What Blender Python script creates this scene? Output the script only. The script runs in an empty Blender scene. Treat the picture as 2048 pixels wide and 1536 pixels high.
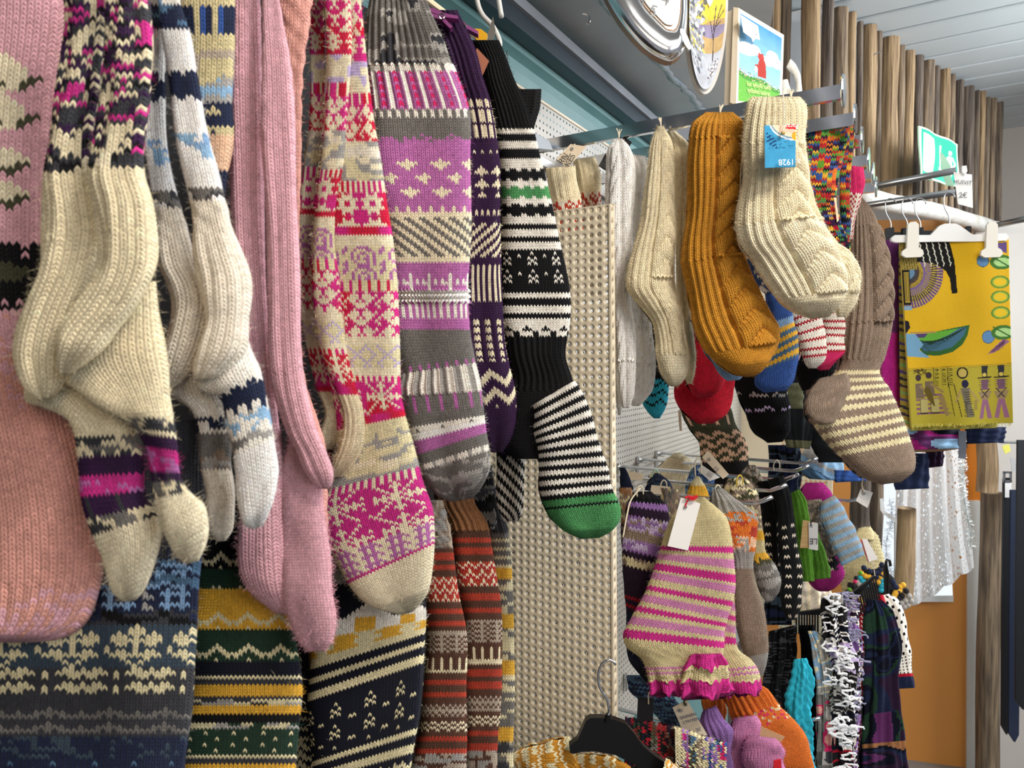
import bpy, math, random
import numpy as np
from mathutils import Vector, Matrix
rng = np.random.RandomState(7); random.seed(7)
SC = bpy.context.scene
COL = SC.collection
# ---------------------------------------------------------------- camera
F_PX = 1390.0; TH = math.radians(31.1); PITCH = math.atan(46/F_PX); CAMZ = 1.75
CAM = np.array([0, 0, CAMZ])
Rv = np.array([math.cos(TH), math.sin(TH), 0.])
Fh = np.array([-math.sin(TH), math.cos(TH), 0.])
Up = np.array([0, 0, 1.])
Fv = Fh*math.cos(PITCH) - Up*math.sin(PITCH)
Uv = Up*math.cos(PITCH) + Fh*math.sin(PITCH)
cd = bpy.data.cameras.new('camera'); cam = bpy.data.objects.new('camera', cd); COL.objects.link(cam)
cd.sensor_width = 36; cd.lens = F_PX/2048*36; cd.clip_start = .02
cam.matrix_world = Matrix(((Rv[0], Uv[0], -Fv[0], 0), (Rv[1], Uv[1], -Fv[1], 0), (Rv[2], Uv[2], -Fv[2], CAMZ), (0, 0, 0, 1)))
cd.dof.use_dof = True; cd.dof.focus_distance = .95; cd.dof.aperture_fstop = 14
SC.camera = cam
# ---------------------------------------------------------------- world and light
w = bpy.data.worlds.new('world'); SC.world = w; w.use_nodes = True
bgn = w.node_tree.nodes['Background']; bgn.inputs[0].default_value = (.90, .93, 1, 1); bgn.inputs[1].default_value = .27
def area(name, loc, to, size, size_y, power, col):
    l = bpy.data.lights.new(name, 'AREA'); l.shape = 'RECTANGLE'; l.size = size; l.size_y = size_y; l.energy = power; l.color = col
    o = bpy.data.objects.new(name, l); COL.objects.link(o); o.location = loc
    o.rotation_euler = (Vector(to)-Vector(loc)).to_track_quat('-Z', 'Y').to_euler(); return o
area('shop_window_light', (1.45, 2.75, 2.6), (-.3, .95, 1.75), 1.2, 1.1, 95, (.90, .95, 1))
area('soft_fill_light', (1.9, -.2, 2.5), (-.1, 1.1, 1.65), 1.0, .9, 21, (.96, .97, 1))  # added soft fill from the camera's right, not an actual window
area('top_fill_light', (.62, .34, 2.84), (0, .95, 1.6), .55, .35, 27, (1, .93, .84))  # fill added overhead to bring out the cable relief, no fixture modelled
area('warm_fill_light', (.6, -.8, 2.3), (-.4, .5, 1.65), .6, .5, 4.5, (1, .78, .55))  # weak warm fill added behind the camera, source unseen
vs = SC.view_settings; vs.view_transform = 'Standard'; vs.look = 'None'; vs.gamma = 1; vs.exposure = .10; vs.use_curve_mapping = False
SC.cycles.max_bounces = 6; SC.cycles.transparent_max_bounces = 12
# ---------------------------------------------------------------- helpers
def P(u, v, z):
    u = np.asarray(u, float); v = np.asarray(v, float); z = np.asarray(z, float)
    a = (u-1024)/F_PX; b = (768-v)/F_PX
    return CAM + z[..., None]*(Fv + a[..., None]*Rv + b[..., None]*Uv)
def PY(u, v, y):            # pixel ray met with the plane y = const
    d = Fv + (u-1024)/F_PX*Rv + (768-v)/F_PX*Uv
    return CAM + d*(y/d[1])
def lin(h):
    if isinstance(h, str): c = np.array([int(h[i:i+2], 16) for i in (0, 2, 4)])/255.
    else: c = np.array(h, float)
    return np.where(c <= .04045, c/12.92, ((c+.055)/1.055)**2.4)
def tag(o, label=None, cat=None, group=None, kind=None):
    if label: o['label'] = label
    if cat: o['category'] = cat
    if group: o['group'] = group
    if kind: o['kind'] = kind
    return o
def empty(name, loc, label=None, cat=None, group=None, kind=None):
    o = bpy.data.objects.new(name, None); COL.objects.link(o); o.location = tuple(loc); o.empty_display_size = .02
    return tag(o, label, cat, group, kind)
def rootloc(p):
    l = np.zeros(3)
    while p is not None: l = l + np.array(p.location); p = p.parent
    return l
def mobj(name, verts, faces, mat, parent=None, smooth=False):
    me = bpy.data.meshes.new(name); verts = np.asarray(verts, float)
    org = rootloc(parent) if parent else verts.mean(0)
    if not parent: org = np.array([org[0], org[1], verts[:, 2].min()])
    me.from_pydata([tuple(x) for x in verts-org], [], [tuple(int(i) for i in f) for f in faces]); me.update()
    if smooth: me.polygons.foreach_set('use_smooth', [True]*len(me.polygons))
    o = bpy.data.objects.new(name, me); COL.objects.link(o)
    if parent: o.parent = parent
    else: o.location = tuple(org)
    if mat: me.materials.append(mat)
    return o
class MB:
    def __init__(s): s.v = []; s.f = []
    def add(s, v, f):
        n = len(s.v); s.v += [tuple(x) for x in v]; s.f += [tuple(i+n for i in q) for q in f]; return s
    def box(s, c, h, R=None):
        c = np.array(c, float); v = []
        for x in (-1, 1):
            for y in (-1, 1):
                for z in (-1, 1):
                    d = np.array([x*h[0], y*h[1], z*h[2]])
                    if R is not None: d = d[0]*R[0]+d[1]*R[1]+d[2]*R[2]
                    v.append(c+d)
        return s.add(v, [(0, 1, 3, 2), (4, 6, 7, 5), (0, 4, 5, 1), (2, 3, 7, 6), (0, 2, 6, 4), (1, 5, 7, 3)])
    def tube(s, pts, r, n=8, cap=True, rz=None):
        pts = np.array(pts, float); m = len(pts); r = np.broadcast_to(np.array(r, float), (m,))
        t = np.gradient(pts, axis=0); t /= np.linalg.norm(t, axis=1)[:, None]+1e-12
        a = np.array([0, 0, 1.]) if abs(t[0][2]) < .9 else np.array([1., 0, 0])
        v = []
        for i in range(m):
            e = a-t[i]*a.dot(t[i]); e /= np.linalg.norm(e); g = np.cross(t[i], e); a = e
            for k in range(n):
                an = 2*math.pi*k/n; v.append(pts[i]+r[i]*(e*math.cos(an)+g*math.sin(an)))
        f = [(i*n+k, i*n+(k+1) % n, (i+1)*n+(k+1) % n, (i+1)*n+k) for i in range(m-1) for k in range(n)]
        if cap: f += [tuple(range(n))[::-1], tuple((m-1)*n+k for k in range(n))]
        return s.add(v, f)
    def build(s, name, mat, parent=None, smooth=False): return mobj(name, s.v, s.f, mat, parent, smooth)
def spl(pts, n=24):         # smooth path through points
    p = np.array(pts, float); d = np.r_[0, np.cumsum(np.linalg.norm(np.diff(p, axis=0), axis=1))]
    return herm(d, p, np.linspace(0, d[-1], n))
def herm(d, p, t):
    m = np.zeros_like(p); m[1:-1] = (p[2:]-p[:-2])/(d[2:]-d[:-2])[:, None]
    m[0] = (p[1]-p[0])/(d[1]-d[0]); m[-1] = (p[-1]-p[-2])/(d[-1]-d[-2])
    i = np.clip(np.searchsorted(d, t, side='right')-1, 0, len(d)-2); h = (d[i+1]-d[i]); s = (t-d[i])/h
    h = h[:, None]; s = s[:, None]
    return (2*s**3-3*s**2+1)*p[i]+(s**3-2*s**2+s)*h*m[i]+(-2*s**3+3*s**2)*p[i+1]+(s**3-s**2)*h*m[i+1]
def prism(name, px, z, th, mat, parent=None):     # outline seen at px, real depth z, real thickness th
    px = np.array(px, float); n = len(px); z = np.broadcast_to(np.array(z, float), (n,))
    f = P(px[:, 0], px[:, 1], z); nrm = np.cross(f[1]-f[0], f[2]-f[1]); nrm /= np.linalg.norm(nrm)+1e-12
    if nrm.dot(f[0]-CAM) < 0: nrm = -nrm
    v = np.vstack([f, f+nrm*th])
    fs = [tuple(range(n)), tuple(range(2*n-1, n-1, -1))]+[(i, n+i, n+(i+1) % n, (i+1) % n) for i in range(n)]
    return mobj(name, v, fs, mat, parent)
# ---------------------------------------------------------------- materials
def mat(name, col, rough=.5, metal=0, **k):
    m = bpy.data.materials.new(name); m.use_nodes = True; nt = m.node_tree; b = nt.nodes['Principled BSDF']
    b.inputs['Base Color'].default_value = (*lin(col), 1); b.inputs['Roughness'].default_value = rough; b.inputs['Metallic'].default_value = metal
    for q, v in k.items(): b.inputs[q.replace('_', ' ')].default_value = v
    return m
def noisy(name, c1, c2, rough=.7, scale=(8, 8, 8), bump=.2, metal=0, detail=5, dist=.01):
    m = mat(name, c1, rough, metal); nt = m.node_tree; b = nt.nodes['Principled BSDF']; N = nt.nodes.new; L = nt.links.new
    tc = N('ShaderNodeTexCoord'); mp = N('ShaderNodeMapping'); mp.inputs['Scale'].default_value = scale
    nz = N('ShaderNodeTexNoise'); nz.inputs['Scale'].default_value = 1; nz.inputs['Detail'].default_value = detail
    cr = N('ShaderNodeValToRGB'); cr.color_ramp.elements[0].color = (*lin(c1), 1); cr.color_ramp.elements[1].color = (*lin(c2), 1)
    cr.color_ramp.elements[0].position = .35; cr.color_ramp.elements[1].position = .65
    bp = N('ShaderNodeBump'); bp.inputs['Strength'].default_value = bump; bp.inputs['Distance'].default_value = dist
    L(tc.outputs['Object'], mp.inputs[0]); L(mp.outputs[0], nz.inputs[0]); L(nz.outputs[0], cr.inputs[0]); L(cr.outputs[0], b.inputs['Base Color'])
    L(nz.outputs[0], bp.inputs['Height']); L(bp.outputs[0], b.inputs['Normal']); return m
def knitmat(name, kind='knit'):
    m = mat(name, 'ffffff', .92); nt = m.node_tree; b = nt.nodes['Principled BSDF']; N = nt.nodes.new; L = nt.links.new
    b.inputs['Sheen Weight'].default_value = .04 if kind == 'knit' else .02; b.inputs['Sheen Roughness'].default_value = .6
    b.inputs['Specular IOR Level'].default_value = .15
    at = N('ShaderNodeAttribute'); at.attribute_name = 'Col'; uv = N('ShaderNodeUVMap'); uv.uv_map = 'UVMap'
    tc = N('ShaderNodeTexCoord'); nz = N('ShaderNodeTexNoise'); nz.inputs['Scale'].default_value = 900 if kind == 'knit' else 500; nz.inputs['Detail'].default_value = 3
    L(tc.outputs['Object'], nz.inputs[0])
    mr = N('ShaderNodeMapRange'); mr.inputs[1].default_value = .3; mr.inputs[2].default_value = .7; mr.inputs[3].default_value = .82 if kind == 'knit' else .92; mr.inputs[4].default_value = 1.15 if kind == 'knit' else 1.05
    L(nz.outputs[0], mr.inputs[0]); vm = N('ShaderNodeVectorMath'); vm.operation = 'SCALE'; L(at.outputs['Color'], vm.inputs[0]); L(mr.outputs[0], vm.inputs['Scale'])
    L(vm.outputs[0], b.inputs['Base Color'])
    bp = N('ShaderNodeBump'); L(bp.outputs[0], b.inputs['Normal'])
    if kind != 'knit':
        bp.inputs['Strength'].default_value = .25; bp.inputs['Distance'].default_value = .0006; L(nz.outputs[0], bp.inputs['Height']); return m
    def mth(op, a, c=None, d=None):
        n = N('ShaderNodeMath'); n.operation = op
        for i, x in enumerate((a, c, d)):
            if x is None: continue
            if isinstance(x, (int, float)): n.inputs[i].default_value = x
            else: L(x, n.inputs[i])
        return n.outputs[0]
    sp = N('ShaderNodeSeparateXYZ'); L(uv.outputs[0], sp.inputs[0]); x, t = sp.outputs[0], sp.outputs[1]
    fx = mth('FRACT', x); d = mth('ABSOLUTE', mth('SUBTRACT', mth('MULTIPLY', fx, 2), 1))      # |2c-1|
    ph = mth('FRACT', t)                                                                       # row phase (mesh rows already slant)
    hv = mth('POWER', mth('SINE', mth('MULTIPLY', ph, math.pi)), .5)
    leg = mth('ABSOLUTE', mth('SINE', mth('MULTIPLY', fx, 2*math.pi)))
    h = mth('MULTIPLY', hv, mth('POWER', leg, .6))
    tw = mth('SINE', mth('ADD', mth('MULTIPLY', t, 2*math.pi*2), mth('MULTIPLY', d, 5.)))      # yarn twist
    h = mth('ADD', mth('ADD', h, mth('MULTIPLY', tw, .10)), mth('MULTIPLY', nz.outputs[0], .55))
    bp.inputs['Strength'].default_value = .9; bp.inputs['Distance'].default_value = .0014
    L(h, bp.inputs['Height']); return m
KN = knitmat('knitted_wool'); CL = knitmat('woven_cloth', 'cloth'); PAINT = knitmat('printed_surface', 'cloth')
chrome = mat('polished_chrome', 'd8dade', .12, 1); chromeb = mat('brushed_steel', 'a8a8a8', .28, 1)
white_metal = noisy('cream_painted_steel', 'dccdb0', 'e2d5ba', .42, (4, 4, 4), .02)
teal = noisy('teal_container_paint', '5d8789', '6f9796', .45, (3, 5, 5), .05)
steel = noisy('grey_painted_steel', '8d929b', 'a3a7ae', .42, (5, 6, 6), .15)
steel_d = mat('dark_painted_steel', '38444e', .35, .2)
blackp = mat('black_plastic', '0b0b0d', .3); whitep = mat('white_plastic', 'e4e2de', .35); paper = mat('white_card', 'e9e6e1', .8)
kraft = noisy('kraft_card', 'c9b79c', 'd2c2a8', .85, (60, 60, 60), .1); ink = mat('black_ink', '101012', .7); dkcard = mat('dark_card', '1c1c20', .6)
strg = mat('cream_string', 'd9cdb4', .9); redstr = mat('red_ribbon', 'c81020', .6); inkblue = mat('blue_ink', '303a66', .7)
# ---------------------------------------------------------------- yarn colours
PAL = dict(c='f6e8c6', w='f6efe2', W='fbf6f0', k='050508', n='1b2440', p='e8b0ba', s='e6a698', m='cf2f8a', R=('d5173f', 'd92a86'), r='b3152a', o='d9c9a8',
    g='75716c', G='a9a59f', d='3a3a3f', v='34153e', V='9a72b4', l='c9b6dc', t='4f6f8c', b='33559a', B='86a9cf', e='4d9458', f='1f3a2a', y='eab23a', Y='c68a2c',
    q='5b3a2c', Q='9b6a44', x='7c2a24', z='b8402c', h='b8a896', H='93806f', j='d07a1c', J='c98a2a', a='2aa6bd', A='3b4a58', u='5e2a5c', i='e9dcb0', I='4a4a34', O='e0742a',
    T='d82a68', M='a8207a', N='0b0f20', E='5f9a2c', P='d084b0', L='f3e3bd', Z='f0c3a0', S='93b9d8', X='0a0d10', F='be6fae', D='2a1830', C='f2e6d2', K='1d1a1c', U='d8c898')
PALL = {k: (np.array([lin(x) for x in v]) if isinstance(v, tuple) else lin(v)[None]) for k, v in PAL.items()}
def vnoise(nr, nc, sy, sx):
    gy, gx = int(nr/sy)+3, int(nc/sx)+3; g = rng.rand(gy, gx)
    y = np.arange(nr)/sy; x = np.arange(nc)/sx; yi = y.astype(int); xi = x.astype(int); fy = (y-yi)[:, None]; fx = (x-xi)[None]
    fy = fy*fy*(3-2*fy); fx = fx*fx*(3-2*fx)
    return (g[np.ix_(yi, xi)]*(1-fy)*(1-fx)+g[np.ix_(yi+1, xi)]*fy*(1-fx)+g[np.ix_(yi, xi+1)]*(1-fy)*fx+g[np.ix_(yi+1, xi+1)]*fy*fx)
def M(s, bg, fg, fg2=None):
    s = s.replace('.', '\0').replace('x', '\1').replace('*', '\2')
    return s.replace('\0', bg).replace('\1', fg).replace('\2', fg2 or fg)
def chart(ch, nr, nc):
    rr, cc = np.arange(nr)[:, None], np.arange(nc)[None]
    if ch[0] == '~':                       # blotches of hand-dyed yarn:  ~<size><letters>
        n = vnoise(nr, nc, float(ch[1]), float(ch[1])*1.6); n = np.argsort(np.argsort(n.ravel())).reshape(n.shape)/n.size
        keys = ch[2:]; ix = np.minimum((n*len(keys)).astype(int), len(keys)-1)
    elif ch[0] == '>':                     # blend from one yarn to the next
        keys = ch[1:]; q = rr/max(nr-1, 1)*(len(keys)-1)+.35*rng.randn(nr, nc)+0*cc; ix = np.clip(np.round(q), 0, len(keys)-1).astype(int)
    elif ch[0] == '=':                     # short runs along the row
        keys = ch[2:]; run = int(ch[1]); flat = rng.randint(0, len(keys), nr*nc//run+2).repeat(run)[:nr*nc]; ix = flat.reshape(nr, nc)
    else:
        rows = ch.split('|'); keys = ''.join(sorted(set(ch)-{'|'}))
        R = [[keys.index(q) for q in r] for r in rows]
        ix = np.zeros((nr, nc), int)
        for i in range(nr):
            r = R[i % len(R)]; ix[i] = np.array(r)[np.arange(nc) % len(r)]
    out = np.zeros((nr, nc, 3)); bl = vnoise(nr, nc, 14, 9)
    for k, key in enumerate(keys):
        c = PALL[key]; m = ix == k
        if len(c) == 2: s = np.clip((bl-.4)*5, 0, 1)[..., None]; cc2 = c[0]*(1-s)+c[1]*s
        else: cc2 = np.broadcast_to(c[0], out.shape)
        out[m] = cc2[m]
    return out
# ---------------------------------------------------------------- the knitted tube
def relief(code, X, T, N, T0):
    """height (in metres) of ribs, cables, garter ridges at column X and row T"""
    k = code[0]; a = float(code[1:] or 1)*.001; xn = X/N*2-1      # xn -1..1 on the front
    if k == 'r': return a*np.cos(np.pi*X)                                                # rib, one stitch up, one down
    if k == 'R': return a*np.cos(2*np.pi*X/2.0)*.9                                        # fine rib
    if k == 'g': return a*np.cos(2*np.pi*T/2.0)                                           # garter ridges
    if k == 'c':                                                                          # rope cables with eyelets
        h = 0*X
        for c0, hw, ph in ((-.42, .27, 0), (.30, .27, 3)):
            q = (xn-c0)/hw; m = np.clip(1-q*q, 0, None)**.5
            h = h+m*(.1+.9*np.abs(np.sin(np.pi*((T+ph)/8.+.6*q)))**.6)-.3*np.exp(-((np.abs(q)-1.1)/.15)**2)*(np.abs(xn) < 1)
        return a*5.0*h
    if k == 'C':                                                                          # one big cable at the right
        q = (xn-.30)/.44; m = np.clip(1-q*q, 0, None)**.4; w_ = np.abs(np.sin(np.pi*(T/8.-.85*np.abs(q-.1))))
        return a*6.5*m*(.05+.95*w_**.55)-a*2*np.exp(-((np.abs(q)-1.08)/.12)**2)*(np.abs(xn) < 1)+a*.8*np.cos(np.pi*X)*(xn < -.16)
    if k == 'b': return a*.9*(np.sin(2*np.pi*X/5+1.7*np.sin(T/6))*np.sin(2*np.pi*T/6.5))   # bobbly
    if k == 'f': s = np.clip((T-T0)/6.+.25, 0, 1.2); return a*s*.8*np.sin(2*np.pi*X/3.6+1.5*np.sin(X*.7))            # ruffle
    return 0*X
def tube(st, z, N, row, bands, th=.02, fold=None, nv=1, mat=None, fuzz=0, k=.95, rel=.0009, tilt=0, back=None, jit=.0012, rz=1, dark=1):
    """st: stations (uL,uR,v) or (uL,vL,uR,vR) from top to toe; N: columns seen; row: row height in px; bands: (part, px, relief, chart)"""
    S = []
    for q in st: S.append((q[0], q[2], q[1], q[2]) if len(q) == 3 else q)
    S = np.array(S, float); n = len(S); zz = np.array(z, float)
    zz = np.interp(np.linspace(0, 1, n), np.linspace(0, 1, len(np.atleast_1d(zz))), np.atleast_1d(zz))
    Lp = P(S[:, 0], S[:, 1], zz-tilt/2); Rp = P(S[:, 2], S[:, 3], zz+tilt/2)
    C = (Lp+Rp)/2; cpx = np.c_[(S[:, 0]+S[:, 2])/2, (S[:, 1]+S[:, 3])/2]
    d = np.r_[0, np.cumsum(np.linalg.norm(np.diff(C, axis=0), axis=1)+1e-6)]
    lpx = np.linalg.norm(np.diff(cpx, axis=0), axis=1).sum()
    bl = np.array([b[1] for b in bands], float); bl *= lpx/bl.sum(); R = max(4, int(round(lpx/row)))
    edges = np.round(np.r_[0, np.cumsum(bl)]/lpx*R).astype(int); edges[-1] = R
    SA = 500; ts = np.linspace(0, d[-1], SA); A = herm(d, np.hstack([Lp, Rp]), ts); Ls, Rs = A[:, :3], A[:, 3:]
    Cs = (Ls+Rs)/2; E = (Rs-Ls)/2; W = np.linalg.norm(E, axis=1); E1 = E/W[:, None]
    nn = CAM-Cs; nn /= np.linalg.norm(nn, axis=1)[:, None]; nn -= E1*(nn*E1).sum(1)[:, None]; nn /= np.linalg.norm(nn, axis=1)[:, None]
    tg = np.gradient(Cs, axis=0); tg /= np.linalg.norm(tg, axis=1)[:, None]+1e-12
    ker = np.ones(25)/25
    for i in range(3): nn[:, i] = np.convolve(np.pad(nn[:, i], 12, 'edge'), ker, 'valid')
    TT = np.minimum(th, W*.92)
    # closed ends: round the last few samples
    xs = np.unique(np.r_[np.arange(0, N, .25), np.arange(N, 2*N+.01, .5)]); m = len(xs)
    rws = np.arange(0, R*nv+1)/nv; X, T = np.meshgrid(xs, rws)
    ph = X-np.floor(X); front = X <= N
    sh = k*np.abs(2*ph-1); Tt = T+sh-k*.5; sp = np.clip(Tt/R, 0, 1)*(SA-1); i0 = np.clip(sp.astype(int), 0, SA-2); fr = (sp-i0)[..., None]
    ip = lambda q: q[i0]*(1-fr)+q[i0+1]*fr
    phi = math.pi*X/N; cs, sn = -np.cos(phi), np.sin(phi)
    lin_ = np.where(X <= N, 2*X/N-1, 3-2*X/N); s = .6*lin_+.4*cs; q = np.sign(sn)*np.clip(1-np.abs(s)**2.3, 0, 1)**.47
    Cc, Ee, Nn = ip(Cs), ip(E1), ip(nn); Ww = ip(W[:, None])[..., 0]; Tk = ip(TT[:, None])[..., 0]
    mdir = Ee*(s*Tk)[..., None]+Nn*(q*Ww)[..., None]; mdir /= np.linalg.norm(mdir, axis=2)[..., None]+1e-9
    disp = np.zeros_like(X)
    for bi, b in enumerate(bands):
        msk = (T >= edges[bi]) & (T <= edges[bi+1])
        if b[2] and b[2] != '-': disp[msk] += relief(b[2], X, T, N, edges[bi])[msk]
    leg = np.abs(np.sin(2*np.pi*ph))
    if nv > 1: leg = leg*(.35+.65*np.sin(np.pi*(T-np.floor(T)+1e-9))) if nv > 1 else leg
    disp += rel*leg*front
    if fold:
        for (a, f, p0, dr) in fold: disp += a*np.sin(2*np.pi*(f*X/N)+p0+dr*T/R)*np.where(front, 1, .3)
    # irregular handmade surface
    a1, a2, a3 = rng.rand(3)*6.28
    disp += jit*(np.sin(X/N*7+T/R*5+a1)+np.sin(X/N*4-T/R*17+a2)+.7*np.sin(X/N*11+T/R*23+a3))
    disp *= np.clip(np.minimum(Tk*30+.15, 1), 0, 1)
    V = Cc+Ee*(Ww*s)[..., None]+Nn*(Tk*q)[..., None]+mdir*disp[..., None]
    ci = np.minimum(np.floor((xs[:-1]+xs[1:])/2).astype(int), 2*N-1)
    for bi, b in enumerate(bands):         # frilled hems also wave up and down
        if b[2][0] == 'f' and float(b[2][1:] or 1) > 4:
            mk = ((T >= edges[bi]) & (T <= edges[bi+1]))*np.clip((T-edges[bi])/6.+.2, 0, 1)*float(b[2][1:])*.00045
            V = V+np.cross(Ee, Nn)*(mk*np.sin(2*np.pi*X/3.3+2*np.sin(X)))[..., None]
    parts = []; bi = 0
    while bi < len(bands):
        bj = bi
        while bj+1 < len(bands) and bands[bj+1][0] == bands[bi][0]: bj += 1
        r0, r1 = edges[bi], edges[bj+1 if bj+1 < len(edges) else -1]; r1 = edges[bj+1]
        if r1 <= r0: bi = bj+1; continue
        colr = np.zeros((r1-r0, 2*N, 3))
        for b in range(bi, bj+1):
            nr = edges[b+1]-edges[b]
            if nr > 0: colr[edges[b]-r0:edges[b+1]-r0] = chart(bands[b][3], nr, 2*N)
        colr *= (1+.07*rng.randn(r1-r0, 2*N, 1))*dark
        vr = V[r0*nv:r1*nv+1]; nr_ = vr.shape[0]
        vv = vr.reshape(-1, 3); idx = np.arange(nr_*m).reshape(nr_, m)
        qd = np.stack([idx[:-1, :-1], idx[1:, :-1], idx[1:, 1:], idx[:-1, 1:]], -1).reshape(-1, 4)
        fc = np.repeat(np.repeat(colr, nv, 0)[:, ci], 1, 0).reshape(-1, 3)
        UV = np.stack([X[r0*nv:r1*nv+1], T[r0*nv:r1*nv+1]], -1).reshape(-1, 2)
        tris = None
        if fuzz:
            near = float(np.mean(zz)) < .46; cnt = int(fuzz*(r1-r0)/R*(.45 if near else 1))
            ri = rng.randint(0, nr_, cnt); ki = rng.randint(0, m, cnt); edge = rng.rand(cnt) < .6
            ki = np.where(edge, np.where(rng.rand(cnt) < .5, rng.randint(0, 3, cnt), np.argmin(abs(xs-N))+rng.randint(-3, 3, cnt)) % m, ki)
            b0 = vr[ri, ki]; md = mdir[r0*nv+ri, ki]; rd = rng.randn(cnt, 3); rd /= np.linalg.norm(rd, axis=1)[:, None]
            dr = md*.7+rd*.8; dr /= np.linalg.norm(dr, axis=1)[:, None]; ln = (.0015+.003*rng.rand(cnt, 1)); sd = np.cross(dr, rng.randn(cnt, 3)); sd /= np.linalg.norm(sd, axis=1)[:, None]
            wv = .00005 if near else .00008; mid = b0+dr*ln*.6; bend = rd*ln*.35
            fv = np.stack([b0-sd*wv, b0+sd*wv, mid+sd*wv, mid-sd*wv, b0+dr*ln+bend], 1).reshape(-1, 3)
            base = len(vv)+np.arange(cnt)[:, None]*5
            q1 = base+np.array([0, 1, 2, 3]); q2 = base+np.array([3, 2, 4, 4])
            tri = base+np.array([3, 2, 4])
            fcol = colr[np.clip(ri//nv, 0, r1-r0-1), np.minimum(xs[ki].astype(int), 2*N-1)]
            vv = np.vstack([vv, fv]); UV = np.vstack([UV, np.zeros((len(fv), 2))]); qd = np.vstack([qd, q1]); fc = np.vstack([fc, fcol]); tris = (tri, fcol)
        caps = []
        if bi == 0: caps.append((idx[0], colr[0, 0]))
        if bj == len(bands)-1: caps.append((idx[-1][::-1], colr[-1, 0]))
        parts.append((bands[bi][0], vv, qd, tris, caps, fc, UV, mat or KN)); bi = bj+1
    return parts
def make_part(name, parent, org, data):
    _, vv, qd, tris, caps, fc, UV, mt = data
    loops = [qd.reshape(-1)]; sizes = [np.full(len(qd), 4)]; cols = [fc]
    if tris is not None: loops.append(tris[0].reshape(-1)); sizes.append(np.full(len(tris[0]), 3)); cols.append(tris[1])
    for ring, c in caps: loops.append(ring); sizes.append(np.array([len(ring)])); cols.append(c[None]*.5)
    lo = np.concatenate(loops).astype(np.int32); sz = np.concatenate(sizes); fcol = np.vstack(cols)
    me = bpy.data.meshes.new(name); me.vertices.add(len(vv)); me.vertices.foreach_set('co', (vv-org).astype(np.float32).ravel())
    me.loops.add(len(lo)); me.loops.foreach_set('vertex_index', lo)
    me.polygons.add(len(sz)); me.polygons.foreach_set('loop_start', np.r_[0, np.cumsum(sz)[:-1]].astype(np.int32)); me.polygons.foreach_set('loop_total', sz.astype(np.int32))
    me.polygons.foreach_set('use_smooth', np.ones(len(sz), bool))
    uvl = me.uv_layers.new(name='UVMap'); uvl.data.foreach_set('uv', UV[lo].astype(np.float32).ravel())
    ca = me.attributes.new('Col', 'FLOAT_COLOR', 'FACE'); ca.data.foreach_set('color', np.c_[np.clip(fcol, 0, 1), np.ones(len(fcol))].astype(np.float32).ravel())
    me.update(calc_edges=True); me.materials.append(mt)
    o = bpy.data.objects.new(name, me); COL.objects.link(o)
    if parent: o.parent = parent
    else: o.location = tuple(org)
    return o
def knit(name, label, cat, tubes, group=None, plabel=None):
    parts = []
    for t in tubes: parts += tube(**t)
    low = min(parts, key=lambda p: p[1][:, 2].min())[1]; org = low[low[:, 2].argmin()].copy()
    if len(parts) == 1:
        o = make_part(name, None, org, parts[0]); return tag(o, label, cat, group)
    r = empty(name, org, label, cat, group)
    for p in parts:
        o = make_part(p[0], r, org, p)
        if plabel and p[0] in plabel: o['label'] = plabel[p[0]]
    return r
def T(st, z, N, row, bands, **k): return dict(st=st, z=z, N=N, row=row, bands=bands, **k)
def text(s, o3, ex, ey, size, mt, parent, name='lettering', th=.0002, align='CENTER'):
    cu = bpy.data.curves.new(name, 'FONT'); cu.body = s; cu.size = 1; cu.align_x = align; cu.align_y = 'CENTER'; cu.resolution_u = 3
    t = bpy.data.objects.new(name, cu); COL.objects.link(t); dg = bpy.context.evaluated_depsgraph_get(); me = bpy.data.meshes.new_from_object(t.evaluated_get(dg))
    v = np.array([x.co[:] for x in me.vertices]); f = [tuple(p.vertices) for p in me.polygons]; bpy.data.objects.remove(t)
    ex = np.array(ex)/np.linalg.norm(ex); ey = np.array(ey, float); ey -= ex*ey.dot(ex); ey /= np.linalg.norm(ey); nz = np.cross(ex, ey)
    if nz.dot(CAM-o3) < 0: nz = -nz
    W = np.array(o3)+size*(v[:, :1]*ex+v[:, 1:2]*ey)+nz*.0008
    return mobj(name, W, f, mt, parent)
def ptext(s, u, v, z, du, dv, size_px, mt, parent, name='lettering', z2=None, **k):   # text along the pixel direction (du,dv)
    o = P(u, v, z); ex = P(u+du, v+dv, z if z2 is None else z2)-o; ey = P(u+dv, v-du, z)-o
    return text(s, o, ex, ey, size_px*z/F_PX, mt, parent, name, **k)
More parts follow.
